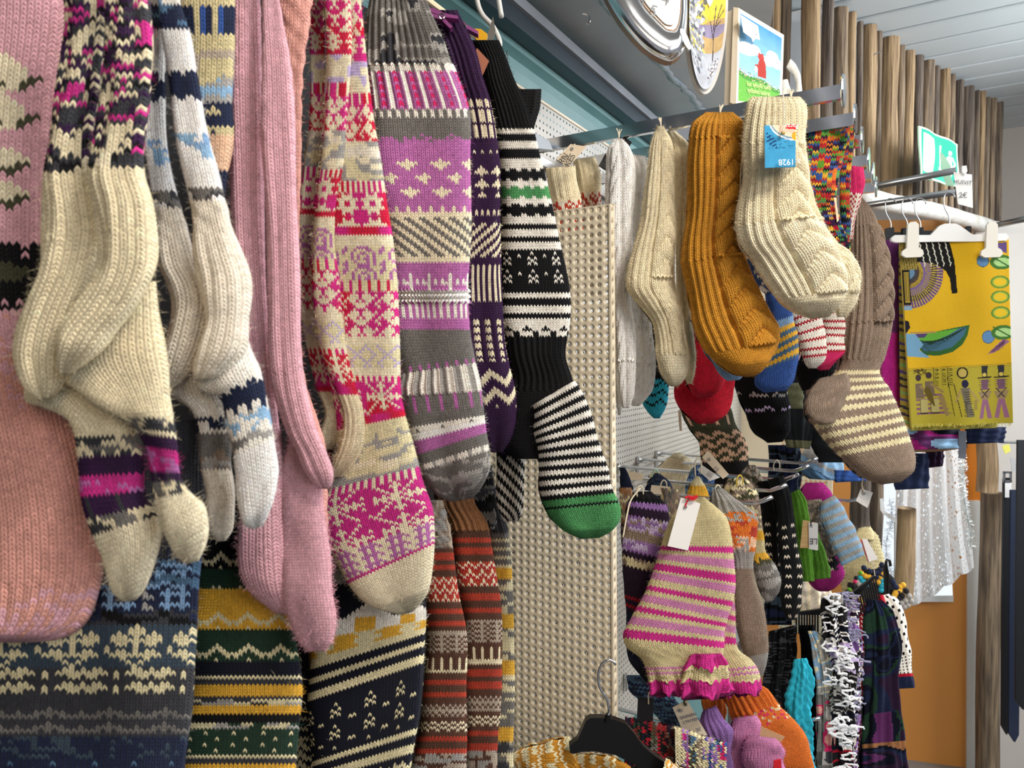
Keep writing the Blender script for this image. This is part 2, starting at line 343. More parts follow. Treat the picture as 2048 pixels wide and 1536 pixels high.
class Canvas:
    def __init__(s, w, h, bg): s.w = w; s.h = h; s.a = np.zeros((h, w, 3)); s.a[:] = lin(bg); s.y, s.x = np.mgrid[0:h, 0:w]; s.x = (s.x+.5)/w; s.y = (s.y+.5)/h; s.asp = h/w
    def put(s, m, c, al=1): s.a[m] = s.a[m]*(1-al)+lin(c)*al
    def ell(s, cx, cy, rx, ry, c, al=1, inner=0):
        d = ((s.x-cx)/rx)**2+((s.y-cy)/ry)**2; s.put((d < 1) & (d >= inner*inner), c, al)
    def poly(s, pts, c, al=1):
        m = np.zeros(s.x.shape, bool); n = len(pts)
        for i in range(n):
            x1, y1 = pts[i]; x2, y2 = pts[(i+1) % n]
            if y1 == y2: continue
            m ^= ((s.y < y1) != (s.y < y2)) & (s.x < (x2-x1)*(s.y-y1)/(y2-y1)+x1)
        s.put(m, c, al)
    def line(s, x1, y1, x2, y2, wd, c, al=1):
        dx, dy = x2-x1, (y2-y1)*s.asp; L = dx*dx+dy*dy+1e-12; px, py = s.x-x1, (s.y-y1)*s.asp
        t = np.clip((px*dx+py*dy)/L, 0, 1); s.put((px-t*dx)**2+(py-t*dy)**2 < (wd/2)**2, c, al)
    def arcpts(s, cx, cy, rx, ry, a0, a1, n=16): return [(cx+rx*math.cos(a), cy+ry*math.sin(a)) for a in np.linspace(a0, a1, n)]
    def noise(s, sc, amt): n = vnoise(s.h, s.w, sc, sc)[..., None]; s.a = np.clip(s.a*(1+amt*(n-.5)*2), 0, 1)
def printed(name, corners, cv, th, parent=None, mt=None, wav=0, ww=3):
    """corners: TL,TR,BR,BL as 3-D points; the canvas colours the faces of a fine grid with a real back and edges"""
    c = [np.array(q, float) for q in corners]; h, w_ = cv.h, cv.w; s = np.linspace(0, 1, w_+1)[None, :, None]; t = np.linspace(0, 1, h+1)[:, None, None]
    G = (c[0]*(1-s)+c[1]*s)*(1-t)+(c[3]*(1-s)+c[2]*s)*t; nz = np.cross(c[1]-c[0], c[3]-c[0]); nz /= np.linalg.norm(nz)
    if nz.dot(CAM-c[0]) < 0: nz = -nz
    G = G+nz*wav*(np.sin(ww*6.28*s+1+2*t)*(.4+t)+.5*np.sin(11*s-4*t))*.7
    v = G.reshape(-1, 3); ix = np.arange((h+1)*(w_+1)).reshape(h+1, w_+1)
    qd = np.stack([ix[:-1, :-1], ix[1:, :-1], ix[1:, 1:], ix[:-1, 1:]], -1).reshape(-1, 4); fc = cv.a.reshape(-1, 3)
    b = np.r_[ix[0, :], ix[1:, -1], ix[-1, -2::-1], ix[-2:0:-1, 0]]; nb = len(b); bv = v[b]-nz*th; n0 = len(v)
    e = np.stack([b, np.roll(b, -1), n0+np.roll(np.arange(nb), -1), n0+np.arange(nb)], -1)
    vv = np.vstack([v, bv]); qd = np.vstack([qd, e]); fc = np.vstack([fc, np.tile(cv.a.reshape(-1, 3).mean(0), (nb, 1))])
    org = rootloc(parent) if parent else vv[vv[:, 2].argmin()].copy()
    caps = [(n0+np.arange(nb)[::-1], cv.a.mean((0, 1)))]
    return make_part(name, parent, org, (name, vv, qd, None, caps, fc, np.zeros((len(vv), 2)), mt or PAINT))
# ================================================================ the room
XW = -.525                                     # face of the perforated back panel
floor_m = noisy('grey_floor', '77716a', '847d75', .6, (3, 3, 3), .05)
plaster = noisy('off_white_plaster', 'cfc8bf', 'd6d0c8', .8, (2, 2, 2), .03); dkshade = mat('gap_shade_dark', '1a1a1c', .9)
MB().box((1.2, 1.6, -.02), (2.2, 3.2, .02)).build('floor', floor_m)['kind'] = 'structure'
# white plank ceiling: each board its own piece, grooves between
ZC = CAMZ+1.14
ceil = MB().box((1.6, 2.0, ZC+.05), (2.5, 2.9, .02)).build('ceiling', mat('groove_grey', '6b7074', .7)); ceil['kind'] = 'structure'
cpl = noisy('white_painted_board', 'ccd6da', 'd6dee2', .5, (2, 2, 2), .02)
base = None
for i in range(33):
    y = .06+.155*i
    if y > 4.3: break
    if base is None:
        b = MB(); hw = .0700; x0, x1 = -.6, 3.4; zt = ZC+.03
        v = [(x, y+s*q, z) for x in (x0, x1) for (s, q, z) in ((-1, hw+.004, zt), (-1, hw+.002, ZC+.004), (-1, hw-.004, ZC), (1, hw-.004, ZC), (1, hw+.002, ZC+.004), (1, hw+.004, zt))]
        b.add(v, [tuple(range(6)), tuple(range(11, 5, -1))]+[(k, 6+k, 6+(k+1) % 6, (k+1) % 6) for k in range(6)])
        base = b.build('plank', cpl, ceil); y0 = y
    else:
        o = base.copy(); COL.objects.link(o); o.location = (base.location[0], base.location[1]+y-y0, base.location[2])
# far wall and its fittings
fw = MB().box((1.6, 4.24, 1.45), (2.4, .03, 1.45)).build('wall_back', plaster); fw['kind'] = 'structure'
MB().box((1.6, 4.2, .05), (2.4, .012, .05)).build('baseboard_back', whitep)['kind'] = 'structure'
# container side: horizontal corrugated teal wall behind the panels
prof = [(-.30, 0), (.37, 0), (.405, 0), (.415, .012), (.425, .012), (.433, 0), (.452, 0), (.462, .012), (.476, .012), (.484, 0), (.56, 0)]
b = MB(); v = []
for (z, d) in prof:
    for y in (-.6, 2.4): v.append((-.56-d, y, CAMZ+z))
n = len(prof)
fs = [(2*i, 2*i+1, 2*i+3, 2*i+2) for i in range(n-1)]
b.add(v, fs); b.box((-.60, .9, .72), (.02, 1.5, .73)).box((-.61, .9, CAMZ+.3), (.02, 1.5, .3))
b.build('wall_left', teal)['kind'] = 'structure'
# steel header rail and grey roof sheet of the container
MB().box((-.545, .5, CAMZ+.508), (.013, 1.15, .014)).build('trim_1', steel_d)['kind'] = 'structure'
MB().box((-.530, .5, CAMZ+.528), (.005, 1.15, .008)).build('trim_2', steel)['kind'] = 'structure'
b = MB(); zr = CAMZ+.56; roofm = noisy('pale_grey_roof_paint', 'c2c6ce', 'd2d5da', .5, (5, 6, 6), .2)
pts = [(-.56, -.6), (-.21, -.6), (-.21, 1.12), (-.34, 1.62), (-.56, 1.62)]
b.add([(x, y, z) for z in (zr, zr+.02) for x, y in pts], [(0, 1, 2, 3, 4), (9, 8, 7, 6, 5)]+[(i, (i+1) % 5, 5+(i+1) % 5, 5+i) for i in range(5)])
b.build('trim_3', roofm)['kind'] = 'structure'
yy = np.linspace(.2, 1.6, 90); rr = .006+.0025*rng.rand(90)
wb = MB().tube([(-.445+.002*math.sin(q*40)+.002*rng.randn(), q, zr-.001) for q in yy], rr, 7).build('trim_4', noisy('weld_seam', '8fa3ae', 'b6c0c6', .5, (80, 40, 80), .4), None, True); wb['kind'] = 'structure'
for k, (u, v, y) in enumerate(((1000, 95, 0), (1013, 60, 0))):      # thin wire staples on the teal wall
    pass
def wall_pt(u, v, x):
    d = Fv+(u-1024)/F_PX*Rv+(768-v)/F_PX*Uv; return CAM+d*(x/d[0])
for lab, pp in (('short bent wire staple high on the teal wall', [(1019, 46), (1016, 50), (1014, 70), (1013, 72)]), ('longer wire staple lower on the teal wall by the black sock', [(1015, 101), (1011, 112), (1011, 124), (1015, 134), (1015, 101)])):
    q = [wall_pt(u, v, -.553) for u, v in pp]; tag(MB().tube(q, .0007, 5).build('wire_staple', chromeb), lab, 'staple')
hk = [(1163, 27), (1172, 29), (1178, 32), (1180, 40), (1176, 47), (1171, 44)]
tag(MB().tube(spl([P(u, v, 1.02) for u, v in hk], 16), .0014, 6).build('ceiling_hook', chrome, None, True), 'small screw hook in the grey steel roof sheet', 'hook')

# ---------------------------------------------------------------- perforated panels with real holes
def perforated(o, eu, ev, nu, nv, pitch, r, th, sides=8, stag=0):
    """grid of square cells, each with an octagonal hole; eu, ev unit vectors, hole walls th deep"""
    o, eu, ev = map(np.array, (o, eu, ev)); nz = np.cross(eu, ev)
    an = np.arange(8)*math.pi/4+math.pi/8
    sq = np.array([[1, .42], [.42, 1], [-.42, 1], [-1, .42], [-1, -.42], [-.42, -1], [.42, -1], [1, -.42]])*.5*pitch
    cn = np.array([[1, 1], [-1, 1], [-1, -1], [1, -1]])*.5*pitch
    ho = np.c_[np.cos(an), np.sin(an)]*r
    I, J = np.meshgrid(np.arange(nu), np.arange(nv)); ce = np.c_[I.ravel()+.5, J.ravel()+.5]*pitch
    loc = np.vstack([sq, cn, ho, ho]); dep = np.r_[np.zeros(20), np.full(8, -th)]
    P2 = ce[:, None, :]+loc[None]; V = o+P2[..., :1]*eu+P2[..., 1:]*ev+dep[None, :, None]*nz
    f4 = [(k, 12+k, 12+(k+1) % 8, (k+1) % 8) for k in range(8)]+[(12+k, 20+k, 20+(k+1) % 8, 12+(k+1) % 8) for k in range(8)]
    f3 = [(0, 1, 8), (2, 3, 9), (4, 5, 10), (6, 7, 11)]
    N = len(ce); base = (np.arange(N)*28)[:, None, None]
    q4 = (base+np.array(f4)[None]).reshape(-1, 4); q3 = (base+np.array(f3)[None]).reshape(-1, 3)
    return V.reshape(-1, 3), q4, q3
def perf_obj(name, V, q4, q3, mt, parent):
    org = rootloc(parent); me = bpy.data.meshes.new(name); me.vertices.add(len(V)); me.vertices.foreach_set('co', (V-org).astype(np.float32).ravel())
    lo = np.r_[q4.ravel(), q3.ravel()].astype(np.int32); sz = np.r_[np.full(len(q4), 4), np.full(len(q3), 3)]
    me.loops.add(len(lo)); me.loops.foreach_set('vertex_index', lo); me.polygons.add(len(sz))
    me.polygons.foreach_set('loop_start', np.r_[0, np.cumsum(sz)[:-1]].astype(np.int32)); me.polygons.foreach_set('loop_total', sz.astype(np.int32))
    me.update(calc_edges=True); me.materials.append(mt); o = bpy.data.objects.new(name, me); COL.objects.link(o); o.parent = parent; return o
panel_grey = noisy('aged_cream_steel', 'b4aea3', 'bcb6ab', .45, (4, 4, 4), .02)
YP = .807; XE = -.345; zt = CAMZ+.195; ht = .98
pr = empty('perforated_side_panel', (XW+.09, YP, zt-ht), 'cream perforated steel side panel with folded front flange, between the two display bays', 'panel')
pit = .0105; nu = int((XE-XW)/pit); nvv = int(ht/pit)
lean = .012                                     # the panel leans slightly outwards
def leaned(V): V = V.copy(); V[:, 0] += (zt-V[:, 2])/ht*lean*(V[:, 0]-XW)/(XE-XW); return V
V, q4, q3 = perforated((XE-nu*pit, YP, zt-nvv*pit), (1, 0, 0), (0, 0, 1), nu, nvv, pit, .0023, .0015)
perf_obj('perforated_sheet', leaned(V), q4, q3, white_metal, pr)
V, q4, q3 = perforated((XE, YP, zt-int(ht/.0146)*.0146), (0, 1, 0), (0, 0, 1), 1, int(ht/.0146), .0146, .0022, .0015)
perf_obj('front_flange', leaned(V), q4, q3, white_metal, pr)
m = MB().box((XE-.0, YP, zt-ht/2), (.0012, .0012, ht/2)); m.v = [tuple(q) for q in leaned(np.array(m.v))]; m.build('folded_edge', white_metal, pr)
MB().box(((XE+XW)/2, YP+.0145, zt-.0008), ((XE-XW)/2, .0006, .004)).build('return_lip', white_metal, pr)
y0, y1 = .81, 2.30; pb = empty('perforated_back_panel', (XW, 1.5, CAMZ-.75), 'wide cream perforated steel back panel of the display bay with the chrome arms', 'panel')
pit = .0115; V, q4, q3 = perforated((XW, y0, CAMZ+.40-int(1.15/pit)*pit), (0, 1, 0), (0, 0, 1), int((y1-y0)/pit), int(1.15/pit), pit, .0021, 0)
V[:, 0] = XW; q4 = q4.reshape(-1, 16, 4)[:, :8].reshape(-1, 4); perf_obj('perforated_sheet', V, q4, q3, panel_grey, pb)
MB().box((XW-.002, (y0+y1)/2, CAMZ+.402), (.004, (y1-y0)/2, .002)).build('top_lip', white_metal, pb)
V, q4, q3 = perforated((-.40, 2.30, CAMZ-.85), (1, 0, 0), (0, 0, 1), 10, 95, .0135, .0028, 0)
pe = empty('perforated_end_panel', (-.34, 2.30, CAMZ-.85), 'narrow perforated end panel at the far end of the display bay, beside the orange wall', 'panel'); perf_obj('perforated_sheet', V, q4, q3, white_metal, pe)
MB().box((-.463, 2.302, CAMZ-.2), (.062, .002, .62)).build('plain_sheet', white_metal, pe)
MB().box((-.258, 2.30, CAMZ-.21), (.007, .006, .64)).build('front_flange', white_metal, pe)

# ---------------------------------------------------------------- chrome arms with round end stops
arm_labels = ['nearest', 'second nearest', 'third', 'fourth', 'fifth', 'farthest']
for i, (y, u, v) in enumerate(((.918, 1684, 181), (1.03, 1708, 239), (1.135, 1722, 281), (1.25, 1735, 325), (1.345, 1744, 360), (1.45, 1750, 385))):
    q = PY(u, v, y); x = q[0]; z = CAMZ+.322-.0*i
    r = empty('chrome_display_arm', (XW, y, z), f'flat chrome display arm with a round end stop, {arm_labels[i]} of the six', 'display arm', 'chrome arms holding socks')
    MB().box(((x+XW)/2, y, z-.003), ((x-XW)/2, .004, .0085)).build('bar', chrome, r)
    MB().box((XW+.004, y, z-.012), (.004, .012, .022)).build('mounting_bracket', chrome, r)
    n = 28; an = np.linspace(0, 2*math.pi, n, endpoint=False); bb = MB()
    V = [(x+dx, y+rr_*math.cos(a), z-.002+rr_*math.sin(a)) for dx, rr_ in ((0, .0185), (.0012, .0195), (.003, .0185)) for a in an]
    bb.add(V, [tuple(range(n))[::-1], tuple(range(2*n, 3*n))]+[(k*n+j, k*n+(j+1) % n, (k+1)*n+(j+1) % n, (k+1)*n+j) for k in range(2) for j in range(n)])
    bb.build('end_stop', chrome, r)
# cross rail on the panel
r = MB().box((XW+.008, 1.08, CAMZ+.305), (.003, .24, .006)).build('cross_rail', chromeb); tag(r, 'narrow chrome cross rail fixed along the perforated back panel', 'rail')
# ---------------------------------------------------------------- chrome prongs (rods)
def prong(y, tipx, h, label, rx=XW, r=.0034):
    z = CAMZ+h
    root = empty('chrome_prong', (rx, y, z-.01), label, 'prong', 'chrome prongs of the lower display')
    pts = [(rx+.006, y-.004, z-.004), (rx+.012, y, z+.001)]+[(x, y, z) for x in np.linspace(rx+.03, tipx-.035, 6)]+[(tipx-.022, y, z+.001), (tipx-.012, y, z+.006), (tipx, y, z+.0125)]
    MB().tube(spl(pts, 26), r, 10).build('rod', chrome, root, True)
    b = MB().box((rx+.004, y, z-.012), (.002, .004, .018)).box((rx+.012, y, z-.006), (.010, .006, .001)); b.build('clip', chrome, root)
ORD = ['nearest', 'second', 'third', 'fourth', 'farthest']
for i, y in enumerate((1.03, 1.145, 1.26, 1.375, 1.49)): prong(y, -.19, -.205, f'polished chrome prong with upturned tip, {ORD[i]} in the row of five')
prong(1.62, -.115, -.296, 'chrome prong holding the magenta hat, behind the row of five'); prong(1.86, -.112, -.285, 'chrome prong with the pale glossy scarf, behind the black socks')
prong(1.47, -.145, -.64, 'chrome prong just below the ruffled striped socks'); prong(1.31, -.157, -.64, 'chrome prong between the orange mitten and the turquoise scarf'); prong(1.18, -.173, -.64, 'chrome prong at the bottom edge, through the pink booties')
prong(1.73, -.118, -.585, 'chrome prong carrying the black comb hanger')
# ---------------------------------------------------------------- split-log screen under the ceiling
logm = []
for i, (c1, c2) in enumerate((('5f5042', '9a8469'), ('50453c', '86745f'), ('7a6248', 'b0946f'), ('443a34', '75675a'))):
    m = noisy(f'weathered_log_{i}', c1, c2, .85, (70, 70, 5), 1, 0, 8, .012); logm.append(m)
ls = empty('log_screen', P(1800, 300, 2.6), 'screen of upright weathered split logs hung below the white ceiling', 'log screen')
def log(u, wpx, vt, vb, z, parent, m):
    n = 10; k = 9; t = P(u, vt, z); b = P(u, vb, z); b[0] = t[0]; b[1] = t[1]; r0 = wpx/2*z/F_PX
    V = []; ph = rng.rand(4)*6.28; squish = rng.rand()*.12
    for i in range(k):
        f = i/(k-1); c = t*(1-f)+b*f; c = c+np.array([1, .4, 0])*r0*.07*(math.sin(3*f+ph[0])+.6*math.sin(7*f+ph[1]))
        for j in range(n):
            a = 2*math.pi*j/n; r = r0*(1+.10*math.sin(2*a+ph[2]+f)+.06*math.sin(5*f*2+a*3+ph[3])-squish*max(0, math.cos(a+ph[1]))**6*2)
            V.append(c+np.array([math.cos(a), math.sin(a), 0])*r)
    F_ = [tuple(range(n))[::-1], tuple((k-1)*n+j for j in range(n))]+[(i*n+j, (i+1)*n+j, (i+1)*n+(j+1) % n, i*n+(j+1) % n) for i in range(k-1) for j in range(n)]
    return mobj('log', V, F_, m, parent, True)
XC = [(215, 112), (322, 76), (406, 90), (482, 62), (538, 36), (600, 84), (661, 44), (732, 108), (812, 50), (866, 56), (926, 62), (992, 80), (1049, 36), (1100, 62), (1151, 40), (1200, 62), (1263, 62), (1316, 46), (1353, 36), (1386, 32), (1423, 44), (1465, 46)]
for i, (x, w_) in enumerate(XC):
    u = 1560+x/3.338; f = (u-1609)/394; z = 2.05+f*.95
    vt = 15+.596*(u-1683)+rng.uniform(-4, 4)+(3 if i else 12); vb = 375+.31*(u-1740)+rng.uniform(-4, 4)
    log(u, w_/3.338*1.04, vt, vb, z, ls, logm[int(rng.randint(0, 4))])
lg = empty('log_post_cluster', P(1515, 60, 1.9), 'short row of upright weathered logs behind the framed picture', 'log screen')
for x, w_ in ((1075, 62), (1140, 84), (1215, 62), (1270, 46), (1318, 52), (1368, 62), (1425, 62), (1485, 76)):
    log(1180+x/3.79, w_/3.79, -60, 215, 1.98+(x-1060)/3000, lg, logm[int(rng.randint(0, 3))])
prism('trim_5', [(1576, 26), (1625, 13), (1640, 14), (1640, 330), (1576, 330)], [2.25, 2.25, 2.25, 2.25, 2.25], .02, mat('grey_white_board', 'a7a9ab', .7))['kind'] = 'structure'
# thick white painted beam under the logs
bm = noisy('peeling_white_log', 'd8d6d0', 'b9b2a6', .7, (12, 12, 30), .5)
pts = spl([P(1715, 392, 2.15), P(1790, 408, 2.35), P(1880, 425, 2.65), P(1985, 455, 3.0)], 20); rb = .028+.003*rng.rand(20)
tag(MB().tube(pts, rb, 14).build('peeled_beam', bm, None, True), 'peeling white painted round beam below the log screen', 'beam')
# ---------------------------------------------------------------- orange door wall, window, posts
orange = noisy('orange_door_paint', 'c9843c', 'd08c43', .42, (.8, .8, .6), .01)
dirw = np.array([math.cos(math.radians(67.9)), math.sin(math.radians(67.9)), 0])      # wall runs 22 degrees off the display wall
def W3(u, v):                 # pixel onto the plane of the door wall
    p0 = P(1950, 1000, 2.95); nrm = np.array([math.cos(math.radians(-30)), math.sin(math.radians(-30)), 0]); nrm = np.array([-Fh[0], -Fh[1], 0])*.9+Rv*(-.25)
    d = Fv+(u-1024)/F_PX*Rv+(768-v)/F_PX*Uv; return CAM+d*(nrm.dot(p0-CAM)/nrm.dot(d))
def wallquad(name, px, m, off=0, th=.02, parent=None):
    q = np.array([W3(u, v) for u, v in px]); n_ = np.cross(q[1]-q[0], q[2]-q[1]); n_ /= np.linalg.norm(n_)
    if n_.dot(CAM-q[0]) < 0: n_ = -n_
    a = q+n_*off; b_ = a-n_*th; k = len(px)
    return mobj(name, np.vstack([a, b_]), [tuple(range(k)), tuple(range(2*k-1, k-1, -1))]+[(i, (i+1) % k, k+(i+1) % k, k+i) for i in range(k)], m, parent)
wallquad('door_1', [(1500, 440), (1945, 440), (1945, 1990), (1500, 1990)], orange)['kind'] = 'structure'
wallquad('trim_6', [(1934, 1000), (1957, 1000), (1950, 1990), (1929, 1990)], noisy('chipped_white_paint', 'dcd8d0', 'e6e2da', .5, (4, 4, 4), .05), .012, .03)['kind'] = 'structure'
wallquad('trim_7', [(1957, 440), (2100, 440), (2100, 1990), (1957, 1990)], plaster, -.03, .03)['kind'] = 'structure'
wallquad('trim_8', [(1918, 850), (1963, 850), (1963, 1002), (1936, 1004), (1918, 960)], mat('bright_orange_frame', 'd97f28', .4), .006, .02)['kind'] = 'structure'
for (u, w_, vt, vb, lab) in ((1983, 44, 985, 1850, 'tall peeled log post standing beside the white door frame'), (1977, 36, 800, 985, 'short log post above the tall one, under the yellow scarf')):
    r = empty('log_post', W3(u, vb), lab, 'post')
    z = np.linalg.norm((W3(u, 1000)-CAM).dot(Fv))-.09; log(u, w_, vt, vb, z, r, logm[0 if vt > 900 else 2])
r = empty('log_post', P(1815, 1200, 2.15), 'pale cracked split log hanging in front of the lace curtain', 'post'); log(1812, 36, 1016, 1206, 2.25, r, logm[2])
r = empty('log_post', P(1718, 1200, 2.3), 'dark short log behind the grey striped sock toe', 'post'); log(1722, 40, 940, 1060, 2.45, r, logm[3]); log(1752, 26, 945, 1130, 2.5, r, logm[1])
# window behind the lace
glow = bpy.data.materials.new('daylit_window_glass'); glow.use_nodes = True; nt = glow.node_tree; nt.nodes.clear(); e = nt.nodes.new('ShaderNodeEmission'); e.inputs[0].default_value = (.86, .93, 1, 1); e.inputs[1].default_value = 1.0
nt.links.new(e.outputs[0], nt.nodes.new('ShaderNodeOutputMaterial').inputs[0])
wn = wallquad('window_1', [(1760, 885), (1890, 885), (1905, 1190), (1755, 1190)], glow, .004, .01); wn['kind'] = 'structure'
for nm, px in (('window_frame', [(1748, 960), (1762, 960), (1760, 1200), (1746, 1200)]), ('window_frame', [(1746, 1190), (1905, 1190), (1905, 1202), (1746, 1202)])): wallquad(nm, px, whitep, .012, .02, None)['kind'] = 'structure'
# ================================================================ the long socks of the near bay
diag = lambda bg, fg, s=1: '|'.join(('%s%s' % (fg*2, bg*2))[(-s*i) % 4:]+('%s%s' % (fg*2, bg*2))[:(-s*i) % 4] for i in range(4))
def zig(a, b_, per=8, thick=4):                 # a-coloured teeth over b
    rows = []; h = per//2
    for r in range(h+1): rows.append(''.join(a if abs((c % per)-h) > r-.5 else b_ for c in range(per)))
    return '|'.join(rows)
def stripes(*a): return '|'.join(c for c, n in a for _ in range(n))
heart = '..x.x..|.xxxxx.|.xxxxx.|..xxx..|...x...|.......'
flower = '...x....|.xxxxx..|..xxx...|xxx.xxx.|..xxx...|.xxxxx..|...x....|........'
star4 = '..x..x...|..xxxx...|xxxxxxxx.|.xx..xx..|.xx..xx..|xxxxxxxx.|..xxxx...|..x..x...|.........'
snow = 'x....x....x....|.x..xxx..x.....|..x..x..x......|...x.x.x....x..|x.x.xxx.x.x....|xxxxxx.xxxxxx..|x.x.xxx.x.x....|...x.x.x....x..|..x..x..x......|.x..xxx..x.....|x....x....x..x.|..............x'
dia = 'x.....x...|.x...x.x..|..x.x...x.|...x.....x|..x.x...x.|.x...x.x..'
lice = '.......|...x...|.......|x......'
tulip = '....x......|...xxx.....|.x.xxx.x...|xxx.x.xxx..|xxxxxxxxx..|.xx.x.xx...|....x.....x|.xx.x.xx..x|xxxxxxxxx..|..x...x....|...x.x.....'
GRP = 'long knitted socks hanging in the near bay'
NS = []
# far left pink
knit('knee_sock', 'wide dusty pink sock at the left edge with cream rose and dark band', 'sock', [
 T([(-190, 120, -140), (-190, 135, 0), (-190, 118, 200), (-195, 112, 400), (-195, 118, 600), (-190, 160, 820), (-185, 200, 1000), (-180, 206, 1100), (-160, 196, 1180), (-120, 165, 1245), (-60, 110, 1278), (-10, 60, 1285)],
   [.395, .395, .39], 30, 9.5, [('leg', 240, '-', 'p'), ('leg', 150, '-', M('.......xx.....|......xxxx....|.....xxxxxx...|....xxxxxxxx..|...xxxxxxxxx..|..xxxxx*xxxx**|...xxxx**xx**.|....xxxxxxx*..', 'p', 'c', 'I')), ('leg', 30, '-', 'p'),
   ('leg', 140, '-', M('......xxx.....|.....xxxxxx...|....xxxxxxxx..|...xxxxxxxxxx.|...xxxxxxxx**.|....xxxxx***..|......xxx.*...', 'p', 'c', 'I')), ('leg', 60, '-', 'p'),
   ('leg', 30, '-', 'kkpkkkpk|k'), ('leg', 75, '-', '~3kkI'), ('leg', 20, '-', 'kkkpkkkk|kpkpkpkp'), ('foot', 220, '-', '>ps'), ('foot', 330, '-', 's'), ('toe', 110, 'R.6', '>sp')], th=.026, nv=2, fold=[(.004, 1.2, .5, .6)], fuzz=2500)], GRP)
varg = '~3kvdmLdvLdcgLmd'
def pair_b(label, leg, z, foot, fb):
    knit('mitten_sock', label, 'sock', [
     T(leg, z, 9, 9.5, fb, th=.011, nv=2, fold=[(.0022, 2, .4, 3)], fuzz=2500, jit=.0015),
     T(foot[0], foot[1], 15, 9.5, foot[2], th=.012, nv=2, fold=[(.002, 1, 1, 2)], fuzz=2500)], 'variegated cream and purple pair at the left')
lb = [('leg', 380, '-', '~3LdLvvkLdmmLvd'), ('leg', 30, '-', '~2dkc'), ('heel', 130, 'r1.3', 'L'), ('heel', 330, 'R1.0', 'L')]
pair_b('cream heeled sock with speckled purple leg, left one of its pair', [(128, 215, -60), (132, 212, 0), (130, 205, 91), (122, 200, 182), (105, 182, 273), (94, 184, 342), (98, 198, 420), (98, 202, 470), (89, 184, 547), (60, 160, 610), (42, 144, 660), (36, 132, 710), (50, 124, 765), (70, 108, 792), (82, 96, 800)], [.352, .35, .345],
  ([(70, 690, 250, 640), (58, 790, 240, 700), (100, 812, 258, 770), (152, 846, 280, 838), (170, 925, 276, 920), (178, 996, 285, 985), (196, 1065, 312, 1030), (214, 1120, 314, 1080), (230, 1172, 303, 1140), (245, 1196, 287, 1182), (256, 1203, 272, 1200)], .368,
   [('foot', 230, '-', 'L'), ('foot', 30, '-', '~2dLg'), ('foot', 40, '-', 'v'), ('foot', 40, '-', '~3mFm'), ('foot', 35, '-', 'vvvdvvv'), ('foot', 30, '-', '~2gLd'), ('toe', 150, '-', 'c')]), lb)
pair_b('cream heeled sock with speckled purple leg, right one of its pair', [(215, 296, -60), (222, 294, 0), (219, 301, 91), (212, 293, 182), (200, 280, 273), (190, 284, 342), (198, 303, 400), (205, 307, 456), (202, 307, 520), (186, 296, 565), (150, 270, 620), (125, 236, 660), (118, 205, 700), (116, 160, 735), (122, 136, 750)], [.342, .34, .334],
  ([(150, 660, 309, 560), (120, 738, 322, 690), (190, 795, 336, 775), (262, 845, 344, 850), (295, 895, 352, 905), (310, 960, 362, 958), (316, 1010, 385, 990), (326, 1056, 407, 1010), (342, 1092, 415, 1052), (358, 1114, 408, 1092), (374, 1128, 395, 1122)], [.356, .358],
   [('foot', 230, '-', 'L'), ('foot', 30, '-', '~2dLg'), ('foot', 30, '-', 'v'), ('foot', 40, '-', '~3mFm'), ('foot', 25, '-', 'vvvdvvv'), ('foot', 25, '-', '~2gLd'), ('toe', 130, '-', 'c')]), lb)
# blue and white pair
lc = [('leg', 60, '-', '~3BSw'), ('leg', 50, '-', '~2nnt'), ('leg', 80, '-', 'W'), ('leg', 12, '-', 'nWnn'), ('leg', 34, '-', 'n'), ('leg', 10, '-', 'nWWn'), ('leg', 70, '-', 'W'), ('leg', 50, '-', '~2SWBW'), ('leg', 55, '-', 'W'), ('leg', 30, '-', '~2gdW'), ('heel', 60, 'b1', 'C'), ('heel', 300, 'R1', 'C')]
knit('mitten_sock', 'white sock with navy and pale blue patches, slim left one of its pair', 'sock', [
 T([(296, 335, -50), (300, 330, 40), (301, 328, 91), (287, 328, 182), (290, 333, 273), (303, 346, 365), (312, 365, 433), (322, 396, 524), (340, 424, 570), (347, 431, 605), (342, 424, 645), (328, 408, 700), (322, 385, 740), (326, 358, 768), (332, 345, 776)], [.398, .395, .388], 6, 8.5, lc, th=.01, nv=2, fuzz=1500),
 T([(332, 775, 430, 690), (350, 795, 447, 775), (386, 822, 458, 815), (398, 880, 461, 880), (409, 950, 462, 950), (420, 1025, 467, 1022), (428, 1070, 463, 1062), (436, 1083, 450, 1082)], .405, 9, 8, [('foot', 120, '-', 'w'), ('foot', 40, '-', '~2nnw'), ('foot', 25, '-', 'g'), ('foot', 45, '-', '~2gHG'), ('toe', 160, '-', 'C')], th=.01, nv=2, fuzz=1000)], 'white and navy pair')
